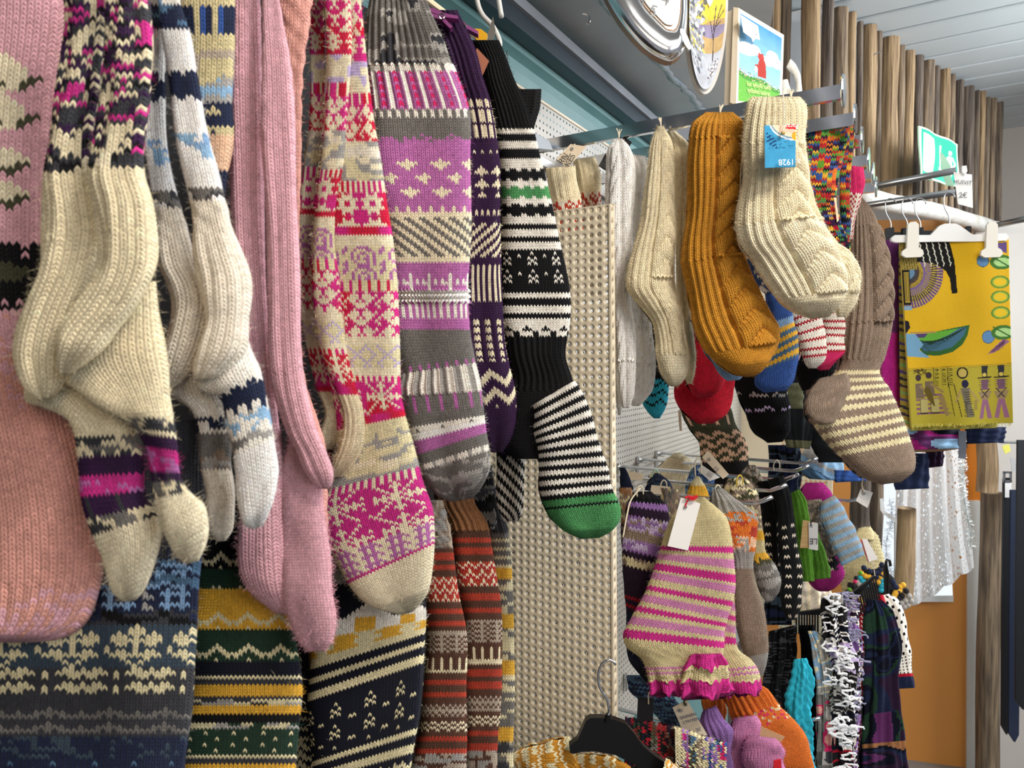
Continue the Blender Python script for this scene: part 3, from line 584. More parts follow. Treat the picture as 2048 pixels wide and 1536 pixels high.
knit('mitten_sock', 'white sock with navy zigzag bands, wide right one of its pair', 'sock', [
 T([(316, 358, -50), (319, 360, 0), (326, 378, 68), (337, 387, 137), (351, 406, 228), (366, 428, 319), (384, 449, 410), (390, 462, 456), (394, 483, 501), (403, 501, 547), (410, 504, 593), (414, 498, 638), (396, 492, 700), (388, 450, 745), (394, 418, 760)], [.388, .385, .376], 8, 8.5, lc, th=.012, nv=2, fuzz=2000),
 T([(402, 700, 492, 600), (400, 772, 503, 690), (440, 798, 525, 760), (461, 870, 543, 845), (472, 940, 549, 900), (480, 1000, 552, 950), (491, 1042, 548, 996), (503, 1054, 533, 1036), (511, 1057, 524, 1052)], .392, 11, 8, [('foot', 120, '-', 'w'), ('foot', 10, '-', 'nwn'), ('foot', 34, '-', 'n'), ('foot', 10, '-', 'wnw'), ('foot', 45, '-', '~2wSwG'), ('foot', 30, '-', '~2gGw'), ('toe', 150, '-', 'W')], th=.014, nv=2, fuzz=2000)], 'white and navy pair')
# beige blue sock far behind
knit('knee_sock', 'beige sock with fading navy blocks, behind the white and pink socks', 'sock', [
 T([(345, 470, -60), (350, 470, 60), (350, 466, 180), (365, 462, 260), (380, 455, 340), (400, 445, 420), (410, 440, 470)], .428, 13, 8, [('leg', 70, '-', 'U'), ('leg', 55, '-', 'nUbnnnUb'), ('leg', 30, '-', 'U'), ('leg', 40, '-', '~3Uh'), ('leg', 60, '-', '>UGSG'), ('leg', 20, '-', zig('n', 'U', 6)), ('leg', 20, '-', 'n'), ('leg', 20, '-', zig('U', 'n', 6)), ('leg', 70, '-', 'Z'), ('leg', 60, '-', 'n'), ('leg', 60, '-', 'U')], th=.012, nv=2)])
# dark fair isle behind the far left
knit('knee_sock', 'wide dark grey sock with cream tulips and blue shading at the bottom left', 'sock', [
 T([(-90, 405, 840), (-90, 402, 960), (-90, 398, 1100), (-95, 390, 1260), (-100, 382, 1380), (-105, 372, 1500), (-110, 368, 1640)], [.418, .415], 48, 7.2,
  [('leg', 250, '-', 'd'), ('leg', 60, '-', 'ndnnd'), ('leg', 60, '-', '~2ttnBtn'), ('leg', 50, '-', M('..x..x....|.xxxxxx.*.|..x..x..**', 'n', 'B', 'G')), ('leg', 26, '-', '~2ndk'), ('leg', 100, '-', M(tulip, 'A', 'i')), ('leg', 60, '-', M('.xx.x.xx....|xxxxxxxxx.x.|..xx.xx...x.|............', 'd', 'i')), ('leg', 24, '-', 'd'), ('leg', 60, '-', M('...x......|.xxxxx..x.|xx.x.xxxxx|..........', 'd', 'g')), ('leg', 50, '-', '~2nnAn'), ('leg', 30, '-', M(lice, 'n', 't')), ('leg', 30, '-', 'N'), ('leg', 75, '-', M(tulip, 'k', 'i'))], th=.02, nv=2, fold=[(.005, 1.3, 0, 1.5), (.002, 3, 1, -2)], fuzz=1500)], GRP)
zz = M('...x....|..xxx...|.xx.xx..|xx...xxx|x.....x.', 'k', 'i')
knit('knee_sock', 'black, green and yellow zigzag sock with yellow stripes, bottom left of centre', 'sock', [
 T([(410, 575, 960), (405, 580, 1040), (400, 585, 1120), (392, 588, 1220), (386, 596, 1300), (378, 600, 1380), (374, 596, 1440), (368, 588, 1540), (366, 582, 1640)], [.50, .49], 32, 5.8,
  [('leg', 60, '-', 'k'), ('leg', 22, '-', '>Yk'), ('leg', 30, '-', 'k|j|k|k'), ('leg', 34, '-', 'k'), ('leg', 34, '-', zz), ('leg', 34, '-', 'f'), ('leg', 10, '-', M('x.x.xxxx|........', 'i', 'f')), ('leg', 45, '-', 'y'), ('leg', 34, '-', M('...x....|..xxx...|.xx.xx..|xx...xxx|x.....x.', 'y', 'i')), ('leg', 30, '-', 'f'), ('leg', 34, '-', M('...x....|..xxx...|.xx.xx..|xx...xxx|x.....x.', 'f', 'i')), ('leg', 28, '-', 'N'), ('leg', 9, '-', 'i'), ('leg', 9, '-', 'd'), ('leg', 24, '-', 'y'), ('leg', 8, '-', 'd'), ('leg', 8, '-', '=4Gdi'), ('leg', 22, '-', 'y'), ('leg', 14, '-', 'k'), ('leg', 12, '-', '=3iGf'), ('leg', 50, '-', M('.......|..x....|.......|.....x.', 'f', 'i')), ('leg', 9, '-', 'i'), ('leg', 9, '-', 'd'), ('leg', 22, '-', 'y'), ('leg', 9, '-', 'k'), ('leg', 22, '-', 'y'), ('leg', 60, '-', 'k')],
  th=.022, nv=2, fold=[(.003, 1.1, 1.2, 1)], fuzz=1200)], GRP)
bl = [('leg', 110, '-', 'k|k|k|q|k|k'), ('leg', 60, '-', 'Y'), ('leg', 40, '-', 'H|G|G'), ('leg', 30, '-', zig('G', 'N', 14)), ('leg', 22, '-', 'N'), ('leg', 40, '-', zig('N', 'w', 14)), ('leg', 26, '-', 'wwwwwwyyyyyw'), ('leg', 26, '-', M('.xxxxx......|xxxxxxx....x|.xxxxx......', 'i', 'y')), ('leg', 16, '-', 'i'),
      ('leg', 14, '-', 'N'), ('leg', 14, '-', 'i'), ('leg', 14, '-', 'N'), ('leg', 14, '-', 'i'), ('leg', 18, '-', 'N'), ('leg', 96, '-', M('.........|....x....|.........|...x.x...|....x....|...x.x...|.........|x.......x', 'N', 'i')), ('leg', 8, '-', 'N'), ('leg', 14, '-', 'i'), ('leg', 14, '-', 'N'), ('leg', 14, '-', 'i'), ('leg', 14, '-', 'N'), ('leg', 60, '-', M('x..x....|xxxxx.x.|.xx.xxxx', 'N', 'i')), ('leg', 50, '-', 'N')]
knit('knee_sock', 'black and cream striped sock with snow dots, right of its pair', 'sock', [
 T([(630, 850, 930), (625, 852, 1040), (622, 853, 1140), (618, 852, 1210), (620, 1330, 848, 1262), (622, 1420, 845, 1345), (626, 1500, 838, 1430), (632, 1580, 820, 1530), (636, 1680, 806, 1640)], [.60, .585], 38, 5.4, bl, th=.026, nv=2, fold=[(.0035, 1.0, -1.2, 1)], fuzz=1200)], GRP)
knit('knee_sock', 'black and cream patterned sock, narrow left one of its pair, bottom centre', 'sock', [
 T([(585, 640, 1150), (590, 640, 1250), (597, 640, 1330), (592, 642, 1420), (586, 646, 1500), (582, 650, 1640)], .612, 9, 6.6, [('leg', 150, '-', 'N'), ('leg', 60, '-', M('....|..x.', 'N', 'i')), ('leg', 40, '-', 'N'), ('leg', 60, '-', 'i|N|N'), ('leg', 150, '-', M('x..x....|xxxxx.x.|.xx.xxxx', 'N', 'i'))], th=.02, nv=2)], GRP)
# the pink pair
dp = [('leg', 330, 'b.8', 'p'), ('leg', 500, 'R.9', 'p'), ('heel', 260, 'R1', 'p')]
knit('knee_sock', 'pale pink textured sock, left one of the two hanging in front', 'sock', [
 T([(458, 518, -60), (463, 520, 0), (465, 522, 182), (470, 524, 410), (479, 529, 547), (492, 538, 700), (498, 548, 800), (500, 560, 900), (492, 572, 1000), (485, 578, 1080), (484, 582, 1135), (500, 582, 1180), (528, 580, 1208), (556, 578, 1228)], [.455, .46, .47], 7, 7.5, dp[:2]+[('foot', 360, '-', 'p')], th=.014, nv=2, fold=[(.0025, 1, 0, 2)], fuzz=2500)], 'pale pink pair')
knit('knee_sock', 'pale pink textured sock, right one of the two with its heel pointing down', 'sock', [
 T([(524, 558, -60), (526, 559, 0), (528, 578, 120), (529, 588, 273), (538, 592, 410), (542, 597, 593), (545, 603, 700), (553, 613, 780), (575, 632, 862), (596, 651, 905), (610, 665, 940), (628, 665, 965), (642, 657, 978)], [.445, .45, .452], 7, 7.5, dp, th=.015, nv=2, fold=[(.0025, 1, 0, 2)], fuzz=2500),
 T([(598, 628, 850), (574, 640, 905), (560, 642, 1000), (562, 650, 1080), (566, 657, 1140), (572, 662, 1200), (584, 664, 1245), (600, 660, 1282), (618, 648, 1303)], [.466, .462], 18, 5.7, [('foot', 400, '-', 'p'), ('toe', 90, '-', 'p')], th=.016, nv=2, fold=[(.004, .9, 2.2, 1)], fuzz=2500)], 'pale pink pair')
knit('knee_sock', 'salmon pink bumpy sock leg behind the pale pink pair', 'sock', [
 T([(556, 620, -60), (560, 622, 0), (563, 606, 150), (566, 602, 300), (572, 596, 450), (570, 600, 620), (575, 610, 760), (590, 650, 900), (600, 656, 1040), (604, 658, 1180), (614, 652, 1280)], .485, 9, 7.5, [('cuff', 250, 'b2.2', 's'), ('leg', 800, 'b1', 's')], th=.012, nv=2, fuzz=1500)])
# red, magenta and cream pair
tree = '..x...x....|.xxx.xxx.x.|xxxx.xxxx..|.xx.x.xx..x|..xxxxx..x.|...xxx....x'
rose = '...xxxx....x|..x...xx..xx|.x..xx..x.x.|.x.x..x.x...|.x.x.xx.x...|..x...x.x..x|...xxxx.x.xx'
pal = [('leg', 60, '-', 'c'), ('leg', 70, '-', M(tree, 'c', 'R')), ('leg', 50, '-', M(flower, 'R', 'c')), ('leg', 60, '-', '~3ccl'), ('leg', 24, '-', M('x.xx', 'c', 'R')), ('leg', 75, '-', M(tree, 'R', 'c')), ('leg', 30, '-', '~3GcC'), ('leg', 50, '-', '~3iGc'), ('leg', 20, '-', M('.x', 'c', 'R')), ('leg', 70, '-', M(star4, 'R', 'c')), ('leg', 12, '-', 'R'), ('leg', 22, '-', 'c'), ('leg', 70, '-', M(rose, 'i', 'F')), ('leg', 20, '-', M('x..', 'i', 'R')), ('leg', 90, '-', M(tree, 'R', 'c')), ('leg', 20, '-', 'c'), ('leg', 44, '-', M(dia, 'i', 'l')), ('leg', 16, '-', 'c'), ('leg', 12, '-', M('x.', 'c', 'R')), ('leg', 70, '-', M(snow, 'R', 'c')), ('leg', 16, '-', 'R')]
pal2 = pal+[('foot', 22, '-', 'i'), ('foot', 50, '-', '~4iGi'), ('foot', 40, '-', '~3Gic'), ('foot', 16, '-', M('x.', 'c', 'm')), ('foot', 110, '-', M(snow, 'm', 'c')), ('foot', 50, '-', M('..x.x..|.xxxxx.|..x.x.x', 'c', 'F')), ('foot', 6, '-', 'm'), ('toe', 110, '-', 'c')]
knit('knee_sock', 'raspberry red and cream fair isle sock with large pale toe, front of its pair', 'sock', [
 T([(650, 712, -60), (651, 716, 0), (655, 725, 81), (655, 735, 161), (652, 746, 242), (650, 758, 323), (646, 768, 404), (644, 780, 484), (645, 787, 565), (648, 789, 635), (656, 792, 711), (670, 796, 787), (678, 862, 806, 835), (664, 945, 822, 900), (645, 1012, 836, 968), (655, 1070, 852, 1015), (684, 1130, 859, 1062), (708, 1172, 861, 1100), (735, 1200, 859, 1145), (765, 1216, 852, 1185), (795, 1226, 836, 1212), (808, 1229, 824, 1224)], [.52, .525, .54], 27, 5.6, pal2, th=.018, nv=2, fold=[(.004, .8, 2.4, .4)], fuzz=2000),
 T([(646, 700, -60), (651, 701, 0), (655, 701, 81), (657, 697, 161), (653, 693, 242), (646, 689, 323), (633, 672, 404), (625, 669, 484), (626, 680, 560), (634, 688, 640), (645, 698, 711), (668, 712, 770), (686, 727, 822), (686, 730, 862), (676, 724, 900), (664, 702, 935), (660, 682, 955)], [.505, .505, .515], 10, 5.6, pal+[('heel', 190, 'R1', 'L')], th=.013, nv=2, fuzz=2000)], 'raspberry red and cream pair')
knit('knee_sock', 'raspberry red and cream fair isle sock seen edge on, left and behind in its pair', 'sock', [
 T([(612, 650, -60), (617, 648, 0), (623, 653, 161), (619, 657, 242), (606, 645, 323), (599, 641, 404), (596, 630, 484), (598, 632, 560), (602, 637, 635), (618, 650, 711), (636, 664, 779), (652, 690, 824), (644, 684, 862), (642, 676, 885), (648, 665, 900)], [.52, .525], 8, 5.6, pal+[('heel', 130, 'R1', 'L')], th=.012, nv=2, fuzz=1200),
 T([(600, 690, 860), (618, 700, 960), (630, 715, 1020), (648, 735, 1070), (668, 745, 1120), (690, 745, 1152), (705, 740, 1172)], .555, 12, 6.8, [('foot', 230, '-', M(tree, 'x', 'R')), ('foot', 80, '-', M(flower, 'r', 'F')), ('foot', 60, '-', 'c')], th=.014, nv=2)], 'raspberry red and cream pair')
# grey and orchid pair
gf = [('cuff', 200, 'R2.4', '~3ggGd'), ('leg', 20, '-', M('...x', 'w', 'g')), ('leg', 84, 'R1.3', M('x.*.|x...|x.*.', 'F', 'w', 'T')), ('leg', 16, '-', M('x.x.x.', 'w', 'g')), ('leg', 40, '-', 'g'), ('leg', 16, '-', '>gF'), ('leg', 34, '-', 'F'), ('leg', 84, '-', M('..x.....|xxxxx...|.xxx....|..x.....|........|......x.|....xxxx|.....xx.|......x.|........', 'F', 'c')), ('leg', 22, '-', 'F'), ('leg', 10, '-', M('x..', 'F', 'c')), ('leg', 14, '-', 'c'), ('leg', 80, '-', M(diag('.', 'x', 1), 'c', 'g')), ('leg', 14, '-', 'c'), ('leg', 22, '-', 'F'), ('leg', 36, '-', M('..x...|..x...|x.x.x.|xxx.x.', 'F', 'w')), ('leg', 24, 'g3', 'W'), ('leg', 34, '-', M('.x', 'F', 'w')), ('leg', 24, '-', 'F'), ('leg', 74, '-', 'g'), ('foot', 14, '-', M('.x.', 'g', 'F')), ('foot', 54, 'R1.4', M('xx..', 'G', 'w')), ('foot', 34, '-', M('.x..', 'g', 'F')), ('foot', 20, '-', 'g'), ('foot', 12, '-', zig('w', 'g', 8)), ('foot', 12, '-', 'W'), ('foot', 24, '-', 'F'), ('foot', 24, '-', '~2gg'), ('toe', 14, '-', 'wwGw'), ('toe', 84, '-', '~3gGg')]
knit('knee_sock', 'orchid pink, grey and white sock with gathered grey cuff, front of its pair', 'sock', [
 T([(752, 838, -60), (748, 851, 0), (735, 883, 81), (731, 895, 121), (735, 911, 161), (742, 931, 222), (752, 937, 323), (766, 937, 404), (780, 933, 484), (786, 929, 565), (790, 932, 617), (797, 938, 673), (812, 748, 950, 728), (806, 775, 960, 768), (817, 845, 968, 824), (836, 905, 973, 862), (845, 940, 979, 900), (862, 968, 979, 937), (884, 992, 963, 974), (908, 1003, 945, 996)], [.575, .57, .56], 27, 5.6, gf, th=.022, nv=2, fold=[(.004, 1.2, .6, 1.4)], fuzz=2500)], 'orchid and grey pair')
knit('knee_sock', 'darker grey sock with slate blue toe, hidden behind the orchid one', 'sock', [
 T([(780, 900, 640), (784, 900, 720), (790, 905, 790), (808, 915, 860), (822, 920, 910), (842, 925, 950), (868, 930, 980), (896, 935, 998)], .60, 14, 6.8, [('foot', 120, '-', '~3ddg'), ('foot', 60, '-', M('.xx.', 'd', 'g')), ('foot', 60, '-', '~3dudG'), ('foot', 40, '-', M('.xx.....|xxx.....', 'd', 'G')), ('toe', 100, '-', '~3tAt')], th=.014, nv=2)], 'orchid and grey pair')
# purple and cream
gp = [('cuff', 190, 'R2', 'v'), ('leg', 84, 'R1', M('.xx|.xx|.xx|...|.xx|.xx', 'v', 'c')), ('leg', 20, '-', 'v'), ('leg', 8, '-', M('x..', 'v', 'c')), ('leg', 24, '-', 'v'), ('leg', 66, '-', M('..x...|.xxx..|xxxxx.|..x...|......', 'v', 'c')), ('leg', 26, '-', 'v'), ('leg', 8, '-', M('x.', 'v', 'c')), ('leg', 14, '-', 'v'), ('leg', 70, '-', M(diag('.', 'x', -1), 'v', 'c')), ('leg', 16, '-', 'v'), ('leg', 74, '-', M('.x', 'v', 'c')), ('leg', 34, '-', 'v'), ('foot', 84, 'R1', M('.xx.|.xx.|....', 'v', 'c')), ('foot', 16, '-', 'v'), ('foot', 76, '-', M('x.......|xx.....x|xxx...xx|.xxx.xxx|..xxxxx.|...xxx..|....x...', 'v', 'c')), ('toe', 90, '-', 'v')]
knit('knee_sock', 'dark purple and cream patterned sock under the purple clothes pegs', 'sock', [
 T([(850, 915, 20), (866, 935, 60), (880, 952, 101), (895, 966, 155), (908, 982, 205), (920, 996, 283), (926, 1004, 363), (926, 1004, 484), (924, 1002, 560), (928, 1012, 673), (934, 1022, 730), (952, 1032, 787), (962, 1030, 843), (972, 1020, 881), (984, 1005, 905)], [.64, .63], 17, 5.2, gp, th=.02, nv=2, fold=[(.003, 1.5, 0, 1)], fuzz=1500)], GRP)
# black and white with green
st2 = lambda n: stripes(('k', 2), ('w', 2))
gh = [('cuff', 200, 'R1.6', 'k'), ('leg', 15, '-', 'w'), ('leg', 15, '-', 'k'), ('leg', 18, '-', 'w'), ('leg', 18, '-', 'k'), ('leg', 22, '-', 'w'), ('leg', 30, '-', M('.xxx.|xxxxx|xxxxx|xxxxx|.xxx.', 'w', 'k')), ('leg', 8, '-', 'w'), ('leg', 30, '-', M('.xxx.|xxxxx|xxxxx|xxxxx|.xxx.', 'w', 'e')), ('leg', 8, '-', 'w'), ('leg', 30, '-', M('.xxx.|xxxxx|xxxxx|xxxxx|.xxx.', 'w', 'k')), ('leg', 14, '-', 'w'), ('leg', 14, '-', 'k'), ('leg', 14, '-', 'w'), ('leg', 12, '-', 'k'), ('leg', 14, '-', 'w'), ('leg', 80, '-', M('........|...x....|.......x|..x.x...|...x....|..x.x...|........', 'k', 'w')), ('leg', 16, '-', 'k'), ('leg', 12, '-', 'w'), ('leg', 14, '-', 'k'), ('leg', 14, '-', 'w'), ('leg', 14, '-', 'k'), ('leg', 14, '-', 'w'), ('leg', 14, '-', M('..x...|.xxx..', 'w', 'k')), ('leg', 12, '-', 'wwwwkk'), ('ankle', 110, 'R1.3', 'k')]
knit('knee_sock', 'black and white striped sock with green toe, front one of its pair', 'sock', [
 T([(945, 1000, 80), (960, 1014, 115), (968, 1030, 161), (978, 1050, 205), (988, 1066, 255), (998, 1079, 310), (1003, 1092, 363), (1004, 1110, 444), (1002, 1130, 565), (1005, 1134, 635), (1016, 1131, 673), (1022, 1128, 711), (1030, 1140, 755), (1018, 1150, 800), (1008, 1152, 850), (1010, 1150, 890), (1030, 1140, 918)], [.67, .665, .66], 23, 5.1, gh+[('heel', 150, '-', 'k')], th=.022, nv=2, fold=[(.002, 1, 0, 2)], fuzz=1200),
 T([(1062, 812, 1142, 765), (1066, 858, 1172, 812), (1070, 905, 1194, 886), (1074, 930, 1203, 919), (1076, 962, 1213, 950), (1084, 1000, 1223, 985), (1096, 1030, 1230, 1018), (1116, 1052, 1229, 1045), (1142, 1068, 1216, 1064), (1165, 1078, 1196, 1076)], [.648, .65], 22, 4.8, [('foot', 226, '-', 'w|w|k|k'), ('toe', 12, '-', 'e'), ('toe', 8, '-', 'k'), ('toe', 70, '-', 'e')], th=.02, nv=2, fold=[(.0035, 1.3, -.6, .5)], fuzz=1200)], 'black and white pair')
knit('knee_sock', 'black ruffled sock with black and white zigzag foot, behind in its pair', 'sock', [
 T([(1020, 1082, 178), (1012, 1078, 215), (1006, 1066, 258), (1000, 1060, 330), (1000, 1070, 500), (1000, 1080, 700), (995, 1070, 850), (994, 1050, 910), (994, 1048, 960), (996, 1047, 1000), (1002, 1044, 1025), (1010, 1036, 1043)], .70, 11, 6.2, [('cuff', 80, 'f2', 'k'), ('leg', 640, '-', 'k'), ('foot', 130, '-', 'wwkk|kwwk|kkww|wkkw')], th=.014, nv=2, fuzz=500)], 'black and white pair')
# the brown and red pair
mb = [('leg', 12, '-', 'q'), ('leg', 12, '-', 'z'), ('leg', 12, '-', 'q'), ('leg', 13, '-', 'z'), ('leg', 16, '-', 'q'), ('leg', 50, '-', M('.x..|x*x.|*.*x|.x.*', 'z', 'c', 'r')), ('leg', 14, '-', 'q'), ('leg', 13, '-', 'z'), ('leg', 13, '-', 'q'), ('leg', 13, '-', 'z'), ('leg', 13, '-', 'q'), ('leg', 8, '-', 'h'), ('leg', 36, '-', M('xx.x.|....x', 'h', 'q')), ('leg', 10, '-', 'q'), ('leg', 26, '-', M('.x.', 'q', 'L')), ('leg', 9, '-', 'L'), ('leg', 13, '-', 'q'), ('leg', 13, '-', 'z'), ('leg', 12, '-', 'q'), ('leg', 14, '-', 'z'), ('leg', 12, '-', 'q'), ('leg', 30, '-', M('x.|.x|xx', 'q', 'h')), ('leg', 10, '-', 'q'), ('leg', 20, '-', M('x.x|.x.', 'q', 'c')), ('leg', 10, '-', 'q'), ('leg', 13, '-', 'z'), ('leg', 13, '-', 'q'), ('leg', 13, '-', 'z'), ('leg', 60, '-', '~2hqG')]
knit('knee_sock', 'brown and rust red banded sock with beige ruffled cuff, left one of its pair', 'sock', [
 T([(838, 885, 1000), (848, 898, 1050), (854, 908, 1115), (855, 919, 1174), (853, 931, 1244), (851, 935, 1314), (846, 935, 1419), (836, 933, 1480), (822, 931, 1540), (806, 928, 1640)], [.675, .67], 17, 4.9, [('cuff', 105, 'b2', '~2hHG')]+mb+[('leg', 80, '-', 'q')], th=.02, nv=2, fuzz=600)], 'brown and rust red pair')
knit('knee_sock', 'brown and rust red banded sock with ribbed caramel cuff, right one of its pair', 'sock', [
 T([(868, 946, 960), (875, 952, 1007), (893, 973, 1045), (903, 980, 1080), (915, 992, 1140), (925, 1001, 1209), (930, 1002, 1314), (932, 1001, 1419), (932, 996, 1500), (930, 990, 1640)], [.71, .70], 15, 4.9, [('cuff', 110, 'r2', 'Q')]+mb+[('leg', 80, 'b2', '~2hGH')], th=.02, nv=2, fuzz=600)], 'brown and rust red pair')
knit('knee_sock', 'grey and yellow marled sock, the narrow strip against the perforated side panel', 'sock', [
 T([(950, 1000, 1000), (973, 1015, 1063), (985, 1025, 1140), (992, 1029, 1280), (990, 1028, 1420), (985, 1024, 1640)], .735, 8, 5.8, [('cuff', 60, 'r2', 'd'), ('leg', 60, '-', 'g|g|i'), ('leg', 24, '-', 'y'), ('leg', 60, '-', '~2gi'), ('leg', 24, '-', 'y'), ('leg', 60, '-', '~2ig'), ('leg', 24, '-', 'y'), ('leg', 90, '-', '~2gi'), ('leg', 24, '-', 'y'), ('leg', 140, '-', '~2igd')], th=.015, nv=2)], GRP)
knit('knee_sock', 'short dark grey cuff between the orchid sock toe and the zigzag foot', 'sock', [
 T([(935, 985, 930), (940, 992, 980), (945, 995, 1020), (955, 990, 1060)], .72, 9, 6, [('cuff', 120, 'b2', '~2dgk')], th=.015)])
# ---------------------------------------------------------------- what the near socks hang from
pegm = mat('purple_plastic', '7d3a6f', .35); ywm = mat('amber_plastic', 'd09a20', .2, Alpha=.95); whm = mat('off_white_plastic_hook', 'b9b8b4', .4); bambo = mat('pale_wooden_rod', 'cdb994', .6)
def peg(u, v, ang, z, label):
    r = empty('clothes_peg', P(u, v, z), label, 'clothes peg', 'purple clothes pegs'); c, s = math.cos(ang), math.sin(ang)
    q = lambda a, b_: (u+a*c-b_*s, v+a*s+b_*c)
    prism('jaw', [q(-34, -3), q(-20, -9), q(4, -8), q(30, -14), q(34, -9), q(6, -1), q(-10, 0), q(-32, 2)], z, .008, pegm, r)
    prism('jaw', [q(-34, 3), q(-18, 8), q(4, 7), q(26, 15), q(30, 10), q(6, 0), q(-10, 1), q(-32, 3)], z, .008, pegm, r)
    MB().tube([P(*q(2+5*math.cos(t), 5*math.sin(t)), z-.001-.0006*t) for t in np.linspace(0, 12, 40)], .0007, 5).build('spring', chromeb, r)
peg(882, 32, .42, .615, 'purple plastic clothes peg pointing right at the top'); peg(925, 52, .75, .64, 'purple plastic clothes peg clipped to the dark purple cuff')
tag(MB().tube([P(846, -6, .63), P(888, 26, .66), P(925, 52, .70), P(958, 78, .74)], .0032, 8).build('wooden_rod', bambo), 'thin pale wooden rod through the purple clothes pegs', 'rod')
hook = spl([P(u, v, .74) for u, v in ((952, -30), (955, 5), (965, 30), (985, 52), (998, 78), (999, 92), (990, 102), (984, 99))], 30)
tag(MB().tube(hook, .0028, 8).build('plastic_hook', whm, None, True), 'curved off-white hook above the black socks', 'hook')
tag(MB().tube(spl([P(u, v, .74) for u, v in ((994, -20), (999, 10), (1003, 34))], 8), .0028, 8).build('plastic_hook', whm, None, True), 'straight short off-white hook end by the steel header', 'hook')
tag(prism('amber_clip', [(950, 57), (962, 58), (975, 68), (970, 92), (955, 85), (949, 70)], .70, .006, ywm), 'small translucent amber clip between the cuffs', 'clip')
tag(prism('metal_blade', [(986, 32), (991, 60), (984, 92), (971, 92), (975, 70)], .72, .0012, mat('grey_blade_metal', '8a8782', .3, .9)), 'pointed grey metal blade tip beside the white hook', 'blade')
tag(prism('swing_tag', [(954, 96), (978, 122), (962, 158), (944, 120)], .655, .0006, mat('rust_card', '94563c', .7)), 'rust brown paper tag on the dark purple cuff', 'tag')
tag(prism('swing_tag', [(700, -40), (716, -38), (724, 60), (716, 68), (705, 30)], .60, .0006, mat('mauve_card', '9a7b72', .7)), 'mauve paper tag edge behind the raspberry sock', 'tag')
r_ = MB(); [r_.tube([P(u, -40, z), P(u, -80, z-.01)], .003, 6) for u, z in ((60, .4),)]
bar = MB().box((-.40, .20, CAMZ+.42), (.006, .42, .009)); tag(bar.build('hanging_rail', chromeb), 'steel rail above the frame that carries the long socks', 'rail')
# dark sheet added to stand in for shade between the near socks
tag(MB().box((-.545, .30, CAMZ-.35), (.004, .49, .74)).build('gap_shade_sheet', dkshade), 'added dark sheet standing in for the shade behind the long socks', 'board')
# ================================================================ socks on the chrome arms
AG = 'socks on the chrome arms'
hr = M('.xx..xx..|.xxx.xxx.|..xx.xx..|.xx.x.xx.|xx..x..xx|.........', 'C', 'z')
for i, (st, z, lab) in enumerate((([(1094, 336, 1148, 331), (1100, 380, 1156, 375), (1106, 420, 1163, 416), (1112, 470, 1170, 466), (1120, 530, 1172, 530), (1126, 590, 1168, 590), (1138, 620, 1160, 620)], 1.0, 'small cream sock with red heart motifs, left one peeking over the side panel'),
        ([(1148, 318, 1190, 314), (1153, 350, 1198, 348), (1164, 410, 1202, 408), (1168, 480, 1206, 480), (1172, 560, 1208, 560), (1184, 600, 1200, 600)], 1.03, 'small cream sock with red heart motifs, right one peeking over the side panel'))):
    knit('ankle_sock', lab, 'sock', [T(st, z, 10, 5, [('cuff', 55, 'r1.2', 'L'), ('leg', 10, '-', 'L'), ('leg', 60, '-', M('.x...x..x|xx..x.x.x|.xx.xx.x.|x.x..xxx.|..xx..x..', 'C', 'z')), ('foot', 140, '-', 'C')], th=.018)], 'cream socks with red hearts')
wc = [('leg', 430, 'c1.3', 'W'), ('foot', 90, 'c1', 'W')]
knit('cable_sock', 'white cable knit sock, front one of its pair by the side panel', 'sock', [
 T([(1230, 277, 1244, 277), (1216, 296, 1258, 292), (1212, 330, 1268, 325), (1210, 401, 1269, 401), (1216, 490, 1265, 490), (1224, 578, 1260, 578), (1228, 667, 1270, 667), (1231, 733, 1270, 733), (1237, 790, 1266, 790), (1246, 816, 1258, 816)], [.955, .96], 12, 5.6, wc, th=.018, nv=2, fuzz=1500)], 'white cable pair')
knit('cable_sock', 'white cable knit sock, rear one of its pair with the rounder toe', 'sock', [
 T([(1252, 306, 1290, 312), (1256, 330, 1304, 335), (1255, 401, 1300, 401), (1256, 500, 1292, 500), (1262, 620, 1301, 620), (1264, 711, 1308, 711), (1262, 777, 1304, 777), (1262, 800, 1290, 800), (1266, 812, 1278, 812)], [.99, .99], 11, 5.6, wc, th=.016, nv=2, fuzz=1200)], 'white cable pair')
knit('cable_sock', 'white cable knit sock foot half hidden behind the side panel edge', 'sock', [
 T([(1226, 720, 1240, 720), (1230, 780, 1245, 780), (1233, 810, 1244, 810), (1236, 830, 1241, 830)], 1.0, 5, 5.6, [('foot', 90, '-', 'w')], th=.012)], 'white cable pair')
knit('cable_sock', 'cream cable knit sock with heel towards the side panel, front one of its pair', 'sock', [
 T([(1314, 252, 1326, 252), (1301, 290, 1342, 288), (1294, 357, 1348, 357), (1284, 430, 1348, 430), (1268, 490, 1348, 490), (1258, 540, 1349, 540), (1256, 578, 1351, 570), (1278, 612, 1356, 596), (1302, 645, 1363, 630), (1310, 680, 1371, 670), (1312, 711, 1378, 711), (1321, 746, 1375, 746), (1334, 766, 1364, 766), (1343, 773, 1355, 773)], [.925, .92], 16, 5.5, [('cuff', 30, 'R.9', 'L'), ('leg', 290, 'C1', 'L'), ('foot', 170, 'C.7', 'L'), ('toe', 70, '-', 'c')], th=.022, nv=2, fuzz=2500),
 ], 'cream cable pair')
